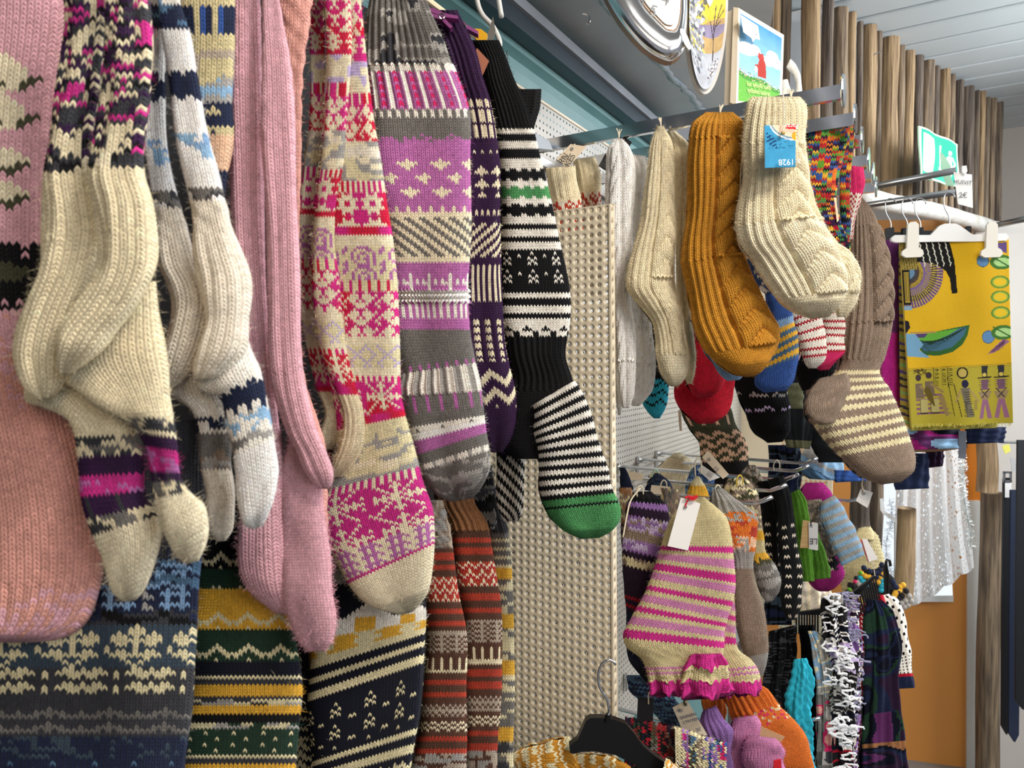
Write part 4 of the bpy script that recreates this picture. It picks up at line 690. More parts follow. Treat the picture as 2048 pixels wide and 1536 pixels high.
knit('cable_sock', 'cream cable knit sock seen edge on, rear one of its pair', 'sock', [
 T([(1332, 258, 1350, 262), (1340, 290, 1376, 290), (1346, 340, 1382, 340), (1348, 401, 1378, 401), (1352, 500, 1372, 500), (1354, 600, 1378, 600), (1362, 667, 1386, 667), (1368, 711, 1392, 711), (1370, 745, 1391, 745), (1374, 768, 1384, 768)], [.955, .95], 7, 5.5, [('leg', 380, 'c1.3', 'L'), ('foot', 130, '-', 'L')], th=.015, nv=2, fuzz=1500)], 'cream cable pair')
knit('cable_sock', 'mustard yellow cable knit sock with a gathered cuff', 'sock', [
 T([(1412, 224, 1462, 224), (1386, 246, 1481, 246), (1380, 290, 1485, 290), (1378, 360, 1486, 360), (1374, 430, 1483, 430), (1369, 480, 1480, 470), (1368, 525, 1487, 508), (1374, 570, 1500, 548), (1379, 612, 1521, 592), (1385, 645, 1541, 628), (1398, 678, 1556, 656), (1417, 710, 1555, 690), (1444, 734, 1538, 722), (1470, 750, 1522, 744), (1490, 754, 1508, 753)], [.885, .885, .865], 22, 5.6, [('cuff', 50, 'r1.6', 'J'), ('leg', 240, 'C1.5', 'J'), ('foot', 190, 'C1.3', 'J'), ('toe', 60, '-', 'J')], th=.028, nv=2, fuzz=1500)], AG)
uc = [('cuff', 110, 'r1.1', 'L'), ('leg', 180, 'C1', 'L'), ('foot', 190, 'C1.1', 'c'), ('toe', 60, '-', 'c')]
knit('cable_sock', 'thick cream cable sock with the blue paper label, front one of its pair', 'sock', [
 T([(1506, 193, 1590, 193), (1497, 210, 1602, 212), (1490, 282, 1605, 282), (1485, 366, 1607, 366), (1480, 417, 1612, 410), (1478, 455, 1624, 436), (1486, 492, 1640, 462), (1506, 520, 1658, 496), (1524, 548, 1678, 534), (1542, 575, 1685, 562), (1562, 602, 1680, 590), (1592, 625, 1668, 616), (1625, 638, 1655, 634)], [.835, .83], 22, 5.8, uc, th=.03, nv=2, fold=[(.003, 1, 2, 1)], fuzz=4500),
 T([(1478, 440, 1520, 430), (1470, 452, 1526, 462), (1476, 474, 1528, 492), (1500, 494, 1532, 500)], .845, 8, 5.8, [('heel', 70, 'R1', 'L')], th=.02, nv=2)], 'thick cream cable pair')
knit('cable_sock', 'thick cream cable sock glowing in the daylight, rear one of its pair', 'sock', [
 T([(1560, 200, 1602, 206), (1562, 300, 1608, 300), (1570, 400, 1622, 392), (1586, 460, 1645, 448), (1610, 500, 1668, 484), (1640, 535, 1700, 515), (1655, 562, 1714, 552), (1662, 588, 1712, 590), (1668, 612, 1704, 614), (1676, 634, 1690, 634)], [.875, .87], 12, 5.8, uc, th=.022, nv=2, fuzz=4000)], 'thick cream cable pair')
# paper label of the cream sock
lz = .782
lab = empty('paper_label', P(1560, 333, lz), 'square blue and cream paper label hanging upside down on the cream sock', 'label')
cv = Canvas(60, 78, '3f93bd'); cv.noise(14, .10)
cv.ell(1.05, -.12, .92, .50, 'f2efe6'); cv.ell(1.05, -.12, .88, .46, '6b8fa0'); cv.ell(1.05, -.12, .84, .42, 'e3c8ae'); cv.ell(1.0, .27, .14, .10, 'f0a030')
for k in range(46):
    x, y = rng.rand()*.8, .25+rng.rand()*.3; cv.line(x, y, x+.16*rng.rand(), y+.03*(rng.rand()-.5), .010, '1c4a74')
for k in range(16): x = .05+.02*k; cv.line(x, .15+.012*k, x+.05, .42+.01*k, .010, '1c4a74')
cv.poly([(.66, -.01), (1.01, -.01), (1.01, .115), (.66, .09)], 'c8232a')
C3 = [P(1529, 251, lz), P(1592, 249, lz+.004), P(1591, 334, lz+.004), P(1530, 336, lz)]
printed('card', C3, cv, .0006, lab)
ex, ey = -(C3[1]-C3[0]), -(C3[0]-C3[3])
text('a 1928', P(1578, 324, lz-.001), ex, ey, 17*lz/F_PX, mat('cream_ink', 'f1eee2', .6), lab); text('Paras', P(1583, 252.5, lz-.001), ex, ey, 13*lz/F_PX, mat('pale_ink', 'f6ece0', .6), lab)
MB().tube(spl([P(1566, 188, .795), P(1568, 230, .782), P(1566, 262, .779)], 12), .0007, 5).build('string', strg, lab); MB().tube([P(1563, 266, .779), P(1569, 266, .779)], .002, 8).build('seal', mat('gold_seal', 'b99a55', .5), lab)
# multicoloured pair
vm_ = [('cuff', 40, 'r1', '=2zyebTvOE'), ('leg', 130, '-', '=2rybevOzNE'), ('foot', 100, '-', '=2NvberyN')]
knit('child_sock', 'rainbow marled sock on the second arm, wide left one of its pair', 'sock', [
 T([(1634, 238, 1640, 238), (1620, 255, 1684, 255), (1612, 282, 1690, 282), (1608, 320, 1684, 320), (1606, 360, 1672, 360), (1608, 410, 1668, 410), (1616, 445, 1676, 440), (1630, 480, 1688, 470), (1655, 512, 1696, 500), (1675, 530, 1694, 522)], .955, 15, 5, vm_, th=.02, nv=2, fuzz=800)], 'rainbow pair')
knit('child_sock', 'rainbow marled sock seen edge on, right one of its pair', 'sock', [
 T([(1690, 256, 1707, 256), (1688, 290, 1706, 290), (1680, 349, 1700, 349), (1680, 400, 1700, 400), (1682, 451, 1700, 451), (1684, 490, 1698, 490), (1687, 520, 1694, 520)], .985, 5, 5, vm_, th=.012, nv=2, fuzz=400)], 'rainbow pair')
knit('child_sock', 'white and red patterned sock with raspberry ribbed cuff behind the rainbow pair', 'sock', [
 T([(1694, 330, 1725, 334), (1696, 360, 1726, 362), (1700, 386, 1724, 388), (1694, 430, 1712, 430), (1686, 480, 1704, 480)], 1.06, 7, 5, [('cuff', 55, 'r1.2', 'T'), ('leg', 90, '-', M('.x..|x.x.', 'w', 'r'))], th=.015)])
# blue family
knit('child_sock', 'blue and white speckled sock behind the thick cream sock', 'sock', [
 T([(1470, 470, 1500, 465), (1480, 500, 1516, 492), (1496, 540, 1536, 525), (1515, 570, 1556, 552), (1535, 590, 1570, 575)], .96, 9, 5.5, [('leg', 130, '-', '~1bWb')], th=.016, nv=2)])
knit('child_sock', 'blue sock with yellow stripes on the foot and a blue toe', 'sock', [
 T([(1530, 570, 1572, 560), (1536, 620, 1578, 610), (1540, 670, 1586, 650), (1534, 700, 1592, 670), (1520, 735, 1594, 700), (1511, 755, 1593, 735), (1512, 772, 1588, 760), (1528, 786, 1568, 782)], 1.0, 11, 5, [('leg', 80, '-', 'b'), ('leg', 14, '-', 'B'), ('foot', 80, '-', 'y|y|t|t'), ('toe', 60, '-', 'b')], th=.02, nv=2, fuzz=500)])
knit('child_sock', 'beige sock leg behind the yellow striped blue sock', 'sock', [T([(1574, 600, 1590, 600), (1576, 650, 1592, 650), (1580, 700, 1590, 700)], 1.06, 4, 5, [('leg', 100, '-', 'h')], th=.01)])
knit('child_sock', 'pale blue sock toe showing under the mustard sock', 'sock', [
 T([(1380, 640, 1420, 640), (1400, 690, 1460, 690), (1425, 725, 1480, 725), (1442, 750, 1484, 752), (1456, 762, 1478, 760)], .93, 9, 5.5, [('foot', 120, '-', 'B')], th=.016, nv=2)])
knit('child_sock', 'turquoise and black zigzag sock toe below the white cable pair', 'sock', [
 T([(1296, 640, 1320, 640), (1300, 720, 1334, 715), (1296, 770, 1337, 770), (1284, 802, 1333, 800), (1296, 825, 1328, 822), (1308, 837, 1320, 837)], 1.08, 9, 5, [('leg', 130, '-', 'k'), ('foot', 70, '-', M('x....|.x..x|..xx.|.....', 'a', 'k')), ('toe', 20, '-', 'a')], th=.018)])
knit('mitten', 'red mitten, upper one of the two behind the mustard sock', 'mitten', [
 T([(1372, 560, 1420, 560), (1385, 640, 1434, 640), (1384, 690, 1444, 690), (1381, 731, 1448, 731), (1372, 761, 1446, 761), (1383, 785, 1435, 783), (1398, 796, 1420, 795)], 1.12, 14, 4.6, [('hand', 260, '-', 'r')], th=.02, dark=1.5)], 'red mittens')
knit('mitten', 'red mitten, lower and wider one of the two behind the mustard sock', 'mitten', [
 T([(1400, 600, 1440, 600), (1390, 690, 1455, 690), (1362, 750, 1466, 740), (1348, 776, 1468, 770), (1354, 806, 1464, 800), (1374, 831, 1449, 829), (1396, 848, 1424, 847)], 1.17, 18, 4.6, [('hand', 260, '-', 'r')], th=.022, dark=1.5)], 'red mittens')
knit('mitten', 'olive and beige zigzag mitten hanging below the red mittens', 'mitten', [
 T([(1358, 800, 1440, 790), (1360, 822, 1462, 818), (1375, 852, 1471, 848), (1396, 882, 1487, 876), (1402, 912, 1495, 908), (1410, 945, 1496, 940), (1420, 985, 1494, 980)], 1.32, 17, 4.6, [('cuff', 40, '-', 'I'), ('hand', 22, '-', M('.x..', 'I', 'Z')), ('hand', 14, '-', 'I'), ('hand', 70, '-', M('.xx...|xxxx..|x..xx.|...xxx', 'I', 'Z')), ('hand', 60, '-', 'K')], th=.02)])
ra = [('leg', 12, '-', 'w'), ('leg', 4, '-', 'r')]*9
knit('child_sock', 'white sock with thin red stripes and a raspberry toe, right one of its pair', 'sock', [
 T([(1640, 560, 1684, 556), (1642, 600, 1686, 598), (1644, 640, 1687, 640), (1644, 680, 1688, 682), (1638, 705, 1685, 704), (1625, 727, 1668, 724), (1640, 741, 1656, 740)], 1.06, 11, 4.6, [('heel', 26, '-', 'r')]+ra[:16]+[('toe', 44, '-', 'T')], th=.018, nv=2, fuzz=500)], 'white and red striped pair')
knit('child_sock', 'white sock with thin red stripes leaning left, other one of its pair', 'sock', [
 T([(1540, 588, 1566, 582), (1552, 606, 1592, 596), (1575, 632, 1628, 612), (1594, 668, 1646, 652), (1600, 700, 1652, 694), (1610, 725, 1646, 722), (1618, 737, 1632, 737)], 1.03, 11, 4.6, [('toe', 34, '-', 'r')]+ra[:14]+[('leg', 20, '-', 'w')], th=.015, nv=2, fuzz=500)], 'white and red striped pair')
knit('child_sock', 'black fluffy sock with grey flecked band, below the striped blue sock', 'sock', [
 T([(1440, 730, 1560, 730), (1466, 767, 1572, 765), (1480, 800, 1576, 800), (1496, 837, 1577, 832), (1512, 867, 1576, 862), (1536, 886, 1562, 884)], 1.25, 16, 5, [('leg', 70, '-', 'k'), ('foot', 16, '-', '~1kGk'), ('foot', 20, '-', 'k'), ('foot', 12, '-', '~1kkl'), ('toe', 80, '-', 'k')], th=.025, fuzz=500)])
knit('child_sock', 'black sock behind the white and red striped pair', 'sock', [
 T([(1588, 700, 1680, 700), (1590, 740, 1672, 740), (1600, 765, 1664, 765), (1606, 782, 1640, 782)], 1.2, 12, 5, [('foot', 100, '-', 'k')], th=.02)])
knit('child_sock', 'small dark sock with yellow and lilac pattern by the striped blue one', 'sock', [T([(1576, 640, 1600, 640), (1580, 690, 1600, 690), (1584, 712, 1600, 710), (1588, 722, 1598, 722)], 1.09, 5, 5, [('leg', 60, '-', 'K'), ('foot', 16, '-', M('.x', 'y', 'K')), ('toe', 14, '-', 'l')], th=.01)])
# the big grey brown cable sock
knit('cable_sock', 'big taupe cable sock with a cream and taupe striped foot', 'sock', [
 T([(1710, 398, 1722, 392), (1708, 420, 1746, 424), (1704, 455, 1757, 455), (1700, 510, 1767, 505), (1697, 560, 1775, 560), (1692, 620, 1779, 620), (1688, 665, 1776, 660), (1685, 710, 1762, 716), (1674, 746, 1751, 744), (1648, 764, 1756, 760), (1628, 790, 1768, 776), (1617, 816, 1778, 796), (1630, 848, 1790, 818), (1654, 880, 1804, 845), (1680, 908, 1815, 880), (1706, 934, 1822, 915), (1735, 958, 1815, 946), (1764, 969, 1796, 965)], [1.08, 1.06, 1.0], 20, 5, [('cuff', 60, 'R1.4', 'H'), ('leg', 190, 'C1.9', 'H'), ('ankle', 75, 'r1.6', 'H'), ('heel', 25, 'b.5', 'H')]+[('foot', 10, '-', 'i'), ('foot', 10, '-', 'H')]*9+[('toe', 60, '-', 'H')], th=.03, nv=2, fold=[(.002, 1, 0, 1)], fuzz=3500),
 T([(1640, 756, 1690, 746), (1618, 786, 1700, 770), (1612, 816, 1690, 800), (1622, 838, 1680, 822), (1640, 850, 1668, 846)], [1.012, 1.005], 11, 5, [('heel', 110, 'b.6', 'H')], th=.010, nv=2, fuzz=500)])
knit('cable_sock', 'dark grey striped sock sole edge peeking out behind the big taupe sock', 'sock', [
 T([(1612, 780, 1650, 770), (1610, 830, 1650, 820), (1640, 870, 1680, 850), (1670, 905, 1710, 885), (1700, 938, 1740, 915), (1722, 956, 1755, 945)], 1.10, 8, 5, [('foot', 200, '-', 'H|H|d|d')], th=.012)])
# ================================================================ socks on the prongs
BG = 'knits on the row of five prongs'
knit('child_sock', 'purple, black and grey striped sock nearest the side panel', 'sock', [
 T([(1275, 984, 1300, 982), (1258, 1003, 1330, 1010), (1252, 1040, 1336, 1058), (1247, 1090, 1333, 1110), (1246, 1130, 1328, 1150), (1248, 1180, 1318, 1200), (1252, 1230, 1320, 1255), (1252, 1280, 1330, 1295), (1258, 1320, 1325, 1330), (1280, 1350, 1318, 1352), (1292, 1364, 1306, 1364)], [1.0, 1.02], 12, 6, [('cuff', 22, 'r1', 'k'), ('leg', 16, '-', 'V'), ('leg', 16, '-', 'D'), ('leg', 26, '-', '~1VlH'), ('leg', 20, '-', 'H'), ('leg', 24, '-', '~1VVl'), ('leg', 14, '-', 'D'), ('leg', 16, '-', '~1Hi'), ('heel', 50, '-', 'D'), ('foot', 44, '-', 'D|r|D'), ('foot', 100, '-', 'n'), ('toe', 30, '-', 'N')], th=.018, nv=2, fuzz=1000)], BG)
knit('child_sock', 'brown marled sock cuff just behind the purple striped one', 'sock', [T([(1238, 975, 1262, 975), (1240, 1010, 1268, 1010), (1242, 1060, 1270, 1060), (1246, 1120, 1270, 1120)], 1.05, 6, 6, [('cuff', 80, '-', '~1QHi'), ('leg', 80, '-', '~1DH')], th=.012)], BG)
knit('child_sock', 'grey brown ribbed sock between the purple sock and the white card', 'sock', [T([(1318, 975, 1355, 978), (1322, 1010, 1362, 1010), (1330, 1060, 1366, 1060), (1326, 1110, 1360, 1110)], 1.05, 8, 6, [('cuff', 160, 'r1', '~1HgU')], th=.012)], BG)
sb = [('toe', 105, '-', 'U')]
for k in range(4): sb += [('foot' if k < 2 else 'leg', 13, '-', 'm'), ('foot' if k < 2 else 'leg', 10, '-', 'U'), ('foot' if k < 2 else 'leg', 16, '-', 'P|P|P|U'), ('foot' if k < 2 else 'leg', 11, '-', 'U')]
sb += [('leg', 13, '-', 'm'), ('heel', 60, 'b.6', 'U'), ('ruffle', 20, 'f3', 'P|U'), ('ruffle', 12, 'f6', 'U'), ('ruffle', 26, 'f10', 'm')]
knit('child_sock', 'cream sock with magenta and lilac stripes and ruffled cuff, hung by its toe', 'sock', [
 T([(1384, 994, 1404, 994), (1362, 1014, 1424, 1014), (1342, 1052, 1443, 1042), (1330, 1090, 1455, 1090), (1321, 1120, 1458, 1138), (1307, 1163, 1454, 1190), (1290, 1206, 1447, 1238), (1270, 1240, 1440, 1266), (1252, 1268, 1438, 1290), (1256, 1292, 1436, 1306), (1288, 1318, 1436, 1318), (1300, 1336, 1444, 1332), (1306, 1362, 1452, 1360), (1312, 1388, 1458, 1388)], [.94, .925], 25, 5, sb, th=.03, nv=2, fold=[(.005, .9, 2.2, -.6)], fuzz=1800),
 T([(1380, 1308, 1440, 1308), (1372, 1330, 1450, 1326), (1366, 1350, 1456, 1348), (1362, 1372, 1460, 1370), (1366, 1394, 1458, 1394)], [.905, .90], 10, 5, [('ruffle', 26, 'f9', 'm'), ('ruffle', 24, 'f6', 'U'), ('ruffle', 30, 'f10', 'm')], th=.02, nv=2, fuzz=800)], 'magenta striped ruffled pair')
knit('child_sock', 'matching magenta striped ruffled sock, the slimmer one behind on the right', 'sock', [
 T([(1405, 1000, 1415, 1000), (1420, 1040, 1452, 1040), (1436, 1090, 1462, 1090), (1440, 1150, 1466, 1155), (1438, 1205, 1468, 1212), (1434, 1260, 1468, 1268), (1432, 1300, 1476, 1298), (1440, 1330, 1505, 1322), (1448, 1352, 1518, 1345), (1455, 1395, 1524, 1385)], [.965, .955], 8, 5, sb, th=.014, nv=2, fuzz=1200)], 'magenta striped ruffled pair')
knit('child_sock', 'grey ribbed sock with an orange band and long taupe foot', 'sock', [
 T([(1426, 978, 1444, 976), (1422, 1000, 1482, 1008), (1424, 1030, 1510, 1030), (1436, 1056, 1512, 1060), (1450, 1090, 1508, 1095), (1464, 1118, 1504, 1120), (1465, 1160, 1506, 1160), (1470, 1205, 1521, 1205), (1474, 1250, 1532, 1250), (1485, 1300, 1535, 1290), (1500, 1340, 1530, 1335), (1512, 1362, 1522, 1360)], [.99, .985], 12, 5, [('cuff', 46, 'R2', 'G'), ('leg', 16, 'R1', '~1GOG'), ('leg', 26, 'R1', '~2Oz'), ('leg', 24, 'R1', '~1OGZ'), ('ankle', 30, 'r1', 'G'), ('foot', 150, '-', 'H'), ('toe', 40, '-', 'G')], th=.018, nv=2, fuzz=800)], BG)
knit('child_sock', 'olive grey sock with a yellow band and dark grey toe', 'sock', [
 T([(1458, 956, 1490, 956), (1448, 980, 1508, 980), (1470, 1010, 1516, 1010), (1500, 1040, 1522, 1040), (1505, 1075, 1527, 1075), (1506, 1105, 1530, 1103), (1508, 1140, 1552, 1130), (1514, 1168, 1560, 1160), (1522, 1190, 1556, 1186), (1532, 1204, 1544, 1203)], [1.08, 1.07], 8, 5, [('cuff', 50, 'R1.5', '~1HIi'), ('leg', 50, 'R1', '~1Hi'), ('leg', 16, '-', 'y'), ('leg', 24, '-', 'U'), ('foot', 24, '-', '>yyIg'), ('toe', 60, '-', '~2gG')], th=.018, nv=2, fuzz=600)], BG)
bt = M('........|.xx..xx.|........|........', 'X', 'C')
knit('mitten', 'black mitten with rows of white stitches, front one of its pair', 'mitten', [
 T([(1536, 960, 1566, 950), (1548, 1000, 1580, 985), (1556, 1040, 1586, 1030), (1560, 1100, 1595, 1095), (1563, 1150, 1602, 1150), (1562, 1195, 1602, 1195), (1566, 1220, 1598, 1220), (1575, 1240, 1590, 1240)], 1.14, 8, 5, [('cuff', 90, 'R1', 'X'), ('hand', 190, '-', bt)], th=.018, nv=2, fuzz=2500)], 'black mittens with white stitches')
knit('mitten', 'black mitten with rows of white stitches, rear one half hidden', 'mitten', [
 T([(1518, 962, 1552, 960), (1520, 1010, 1556, 1010), (1522, 1060, 1560, 1060), (1526, 1110, 1562, 1110), (1530, 1150, 1560, 1150), (1536, 1172, 1552, 1172)], 1.18, 8, 5, [('cuff', 80, 'R1', 'X'), ('hand', 130, '-', bt)], th=.016, nv=2, fuzz=1000)], 'black mittens with white stitches')
knit('wrist_warmer', 'bright green ribbed wrist warmer, front one of its pair', 'wrist warmer', [
 T([(1582, 985, 1598, 978), (1586, 1010, 1612, 1004), (1592, 1060, 1618, 1060), (1598, 1110, 1622, 1108), (1602, 1145, 1626, 1145), (1603, 1163, 1628, 1163)], 1.24, 7, 4.6, [('cuff', 190, 'r2', 'E')], th=.014, nv=2)], 'green wrist warmers')
knit('wrist_warmer', 'darker green ribbed wrist warmer behind the bright one', 'wrist warmer', [
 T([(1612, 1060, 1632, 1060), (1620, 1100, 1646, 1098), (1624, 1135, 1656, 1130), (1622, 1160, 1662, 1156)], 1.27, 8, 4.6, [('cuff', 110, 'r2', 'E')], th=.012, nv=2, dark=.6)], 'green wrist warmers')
knit('knit_hat', 'magenta knitted hat on the rear prong with flower band at its brim', 'hat', [
 T([(1612, 965, 1645, 965), (1600, 985, 1660, 988), (1600, 1020, 1660, 1030), (1606, 1080, 1668, 1080), (1612, 1115, 1680, 1112), (1614, 1135, 1682, 1132), (1616, 1156, 1682, 1152), (1630, 1178, 1668, 1176), (1640, 1183, 1656, 1183)], 1.42, 14, 4.6, [('crown', 130, '-', 'M'), ('band', 50, '-', M('..xxx...|.xxxxx*.|..xxx.**|........', 'K', 'M', 'L')), ('crown', 40, '-', 'M')], th=.03)])
knit('wrist_warmer', 'grey and pale blue striped wrist warmer leaning right', 'wrist warmer', [
 T([(1640, 1005, 1668, 990), (1640, 1030, 1684, 1012), (1650, 1058, 1698, 1040), (1666, 1092, 1714, 1072), (1684, 1132, 1728, 1110)], 1.34, 11, 4.2, [('cuff', 160, '-', 'G|G|S|S')], th=.018, nv=2, fuzz=600)], 'grey striped wrist warmers')
knit('wrist_warmer', 'brown grey wrist warmer behind the wooden tag', 'wrist warmer', [
 T([(1610, 1000, 1642, 998), (1616, 1050, 1646, 1040), (1636, 1090, 1664, 1080), (1646, 1120, 1670, 1112)], 1.38, 8, 4.2, [('cuff', 130, '-', '~1Hhg')], th=.014)], 'grey striped wrist warmers')
# little hats and cuffs half hidden between the prongs
for st, z, bands, lab in (
  ([(1350, 905, 1362, 905), (1325, 925, 1388, 925), (1300, 950, 1390, 955), (1292, 985, 1378, 990), (1298, 1020, 1370, 1020)], 1.42, [('crown', 120, '-', 'L')], 'cream knitted hat hanging at the back of the prongs'),
  ([(1392, 930, 1402, 930), (1378, 950, 1422, 950), (1370, 985, 1430, 985), (1368, 1020, 1420, 1020)], 1.2, [('crown', 100, '-', '~1tSb')], 'blue grey marled hat between the prongs'),
  ([(1310, 946, 1318, 946), (1298, 962, 1336, 962), (1290, 985, 1345, 985), (1288, 1015, 1346, 1015)], 1.1, [('crown', 80, '-', '~1nAn')], 'small navy knitted hat between the prongs'),
  ([(1392, 952, 1398, 952), (1380, 970, 1408, 970), (1374, 1000, 1418, 1000), (1376, 1020, 1416, 1020)], 1.07, [('crown', 22, 'R1', 'i'), ('crown', 60, 'R1', 'y')], 'small yellow knitted hat tip behind the white card'),
  ([(1240, 935, 1250, 935), (1240, 960, 1262, 962), (1240, 1000, 1270, 1000)], 1.1, [('crown', 70, '-', 'n')], 'navy knit behind the first prong root'),
  ([(1494, 930, 1510, 930), (1482, 950, 1520, 950), (1490, 985, 1525, 985)], 1.2, [('crown', 60, '-', '~1ghI')], 'grey mottled hat by the prong tips')):
    knit('knit_hat', lab, 'hat', [T(st, z, 12, 4.8, bands, th=.018, nv=1)], 'small hats between the prongs')
# string loops on the prongs
def loop(u, v, z, lab, m=strg, h=34, tail=None):
    p = spl([P(u-6, v+h, z), P(u-7, v+6, z-.004), P(u-1, v-5, z-.006), P(u+5, v+2, z-.003), P(u+5, v+h*.8, z)], 18)
    tag(MB().tube(p, .0011, 6).build('hanging_string', m, None, True), lab, 'string', 'string loops over the prongs')
loop(1281, 976, .99, 'cream string loop on the nearest prong above the purple sock', h=22); loop(1328, 965, 1.06, 'cream string loop on the second prong, left'); loop(1436, 975, 1.0, 'thick grey yarn loop above the grey and orange sock', h=24)
loop(1397, 920, 1.15, 'cream string loop with the beige tag on the third prong'); loop(1312, 944, 1.1, 'pale green thread loop above the small navy hat', mat('green_thread', '9cc8b0', .8), 22)
loop(1554, 925, 1.3, 'knotted cream string on the farthest prong', h=16); loop(1480, 955, 1.05, 'yellow yarn loop above the olive sock', mat('yellow_yarn', 'd6b84a', .9), 18)
tag(MB().tube(spl([P(1281, 976, .985), P(1262, 1000, .98), P(1254, 1030, .97), P(1246, 1075, .965)], 20), .0012, 6).build('hanging_string', strg, None, True), 'long cream string running down beside the purple striped sock', 'string', 'string loops over the prongs')
for (u, v, z, lab) in ((1322, 247, .915, 'frayed yarn tuft on top of the cream cable sock'), (1238, 268, .95, 'short yarn tuft on top of the white cable sock'), (1440, 222, .87, 'tiny yarn tuft on the mustard sock'), (1582, 190, .82, 'curled yarn end on the thick cream sock')):
    b = MB()
    for k in range(5): a = rng.rand()*2-1; b.tube(spl([P(u, v+10, z), P(u+2*a, v-2, z), P(u+7*a, v-9-5*rng.rand(), z)], 7), .0006, 5)
    tag(b.build('yarn_tuft', strg), lab, 'yarn')
# ---------------------------------------------------------------- tags
def card(px, z, m, lab, hole=None, st=None, sm=None, txt=None, name='price_tag', th=.0006):
    r = empty(name, P(*px[0], np.atleast_1d(z)[0]), lab, 'tag'); prism('card', px, z, th, m, r); zf = float(np.mean(z))-.002
    if hole: MB().tube([P(hole[0]+2.6*math.cos(t), hole[1]+2.6*math.sin(t), zf) for t in np.linspace(0, 6.28, 14)], .0006, 5, False).build('eyelet', chromeb, r)
    if st: MB().tube(spl([P(u, v, zf) for u, v in st], 14), .0010, 6).build('string', sm or strg, r)
    for q in (txt or ()): ptext(q[0], q[1], q[2], zf, q[3], q[4], q[5], q[6], r)
    return r
card([(1362, 995), (1401, 1007), (1376, 1101), (1335, 1092)], [.905, .905, .905, .905], paper, 'large blank white card tied with red ribbon to the ruffled sock', (1371, 1014), [(1370, 1014), (1375, 1002), (1382, 996), (1394, 993)], redstr)
tag(MB().tube(spl([P(u, v, .90) for u, v in ((1370, 996), (1378, 993), (1386, 995), (1395, 992), (1386, 999), (1378, 997))], 16), .0016, 6).build('ribbon_bow', redstr), 'small red ribbon knot on the nearest prong', 'ribbon')
card([(1416, 901), (1430, 916), (1458, 949), (1446, 958), (1404, 915)], 1.14, kraft, 'beige paper tag leaning on the third prong', (1418, 919), txt=[('15', 1432, 938, 1, 1.1, 11, inkblue)])
card([(1404, 930), (1440, 955), (1420, 962), (1395, 940)], 1.17, paper, 'striped barcode tag under the beige paper tag', txt=[('||||', 1420, 948, 1, .7, 12, ink)])
card([(1303, 970), (1345, 974), (1338, 990), (1300, 988)], 1.045, kraft, 'grey tag under the loop on the second prong', None, [(1343, 972), (1346, 984)], inkblue)
card([(1245, 940), (1288, 948), (1285, 962), (1250, 958)], 1.2, kraft, 'pale card at the back near the side panel')
woodt = noisy('wooden_tag', 'c99f62', 'dcb87c', .6, (30, 30, 200), .1)
r = card([(1606, 1040), (1622, 1043), (1634, 1046), (1636, 1096), (1600, 1096)], 1.20, woodt, 'wooden swing tag with white strip lettered LE on the green wrist warmer', (1622, 1052), [(1622, 1052), (1622, 1045), (1626, 1040)], ink)
prism('strip', [(1617, 1045), (1636, 1046), (1636, 1101), (1618, 1098)], 1.198, .0004, paper, r); ptext('LE', 1627, 1082, 1.195, -1, -.02, 17, ink, r)
card([(1113, 318), (1141, 288), (1173, 293), (1135, 337)], .94, kraft, 'kraft paper tag lettered RN KES above the cream heart socks', (1145, 296), [(1145, 296), (1150, 288)], strg, [('RN', 1127, 318, .55, -.80, 17, ink), ('KES', 1140, 321, .50, -.86, 17, ink)])
card([(1240, 266), (1264, 285), (1252, 303), (1236, 288)], .97, dkcard, 'small black tag behind the white cable sock top', None, [(1241, 264), (1246, 272)], strg)
card([(1212, 305), (1216, 345), (1197, 332)], 1.0, dkcard, 'corner of a black tag between the heart sock and the cable sock')
card([(1722, 977), (1746, 985), (1735, 1016), (1712, 1002)], 1.02, noisy('grey_speckled_card', 'c2c1bd', 'd4d2cd', .8, (200, 200, 200), .1), 'tilted grey price tag under the big taupe sock', (1728, 986), [(1728, 984), (1724, 970), (1727, 955)], strg)
card([(1724, 1078), (1734, 1078), (1756, 1118), (1738, 1124)], 1.5, paper, 'white label with red edge above the crocheted bag', None)
card([(1720, 1080), (1727, 1078), (1742, 1122), (1736, 1124)], 1.51, mat('coral_card', 'd86a5c', .7), 'coral red edge of the label above the crocheted bag')
card([(1668, 395), (1672, 395), (1678, 440), (1674, 445)], .935, kraft, 'thin tag edge seen between the rainbow pair')
card([(1359, 862), (1364, 862), (1362, 820), (1356, 820)], 1.3, kraft, 'thin tag edge by the olive mitten')
# bundle at the arm root
tag(prism('plastic_bag', [(1064, 262), (1098, 281), (1106, 300), (1072, 296)], 1.0, .01, mat('clear_plastic', 'c9d4e2', .1, 0, Alpha=.75)), 'glossy clear plastic bag at the root of the first arm', 'bag')
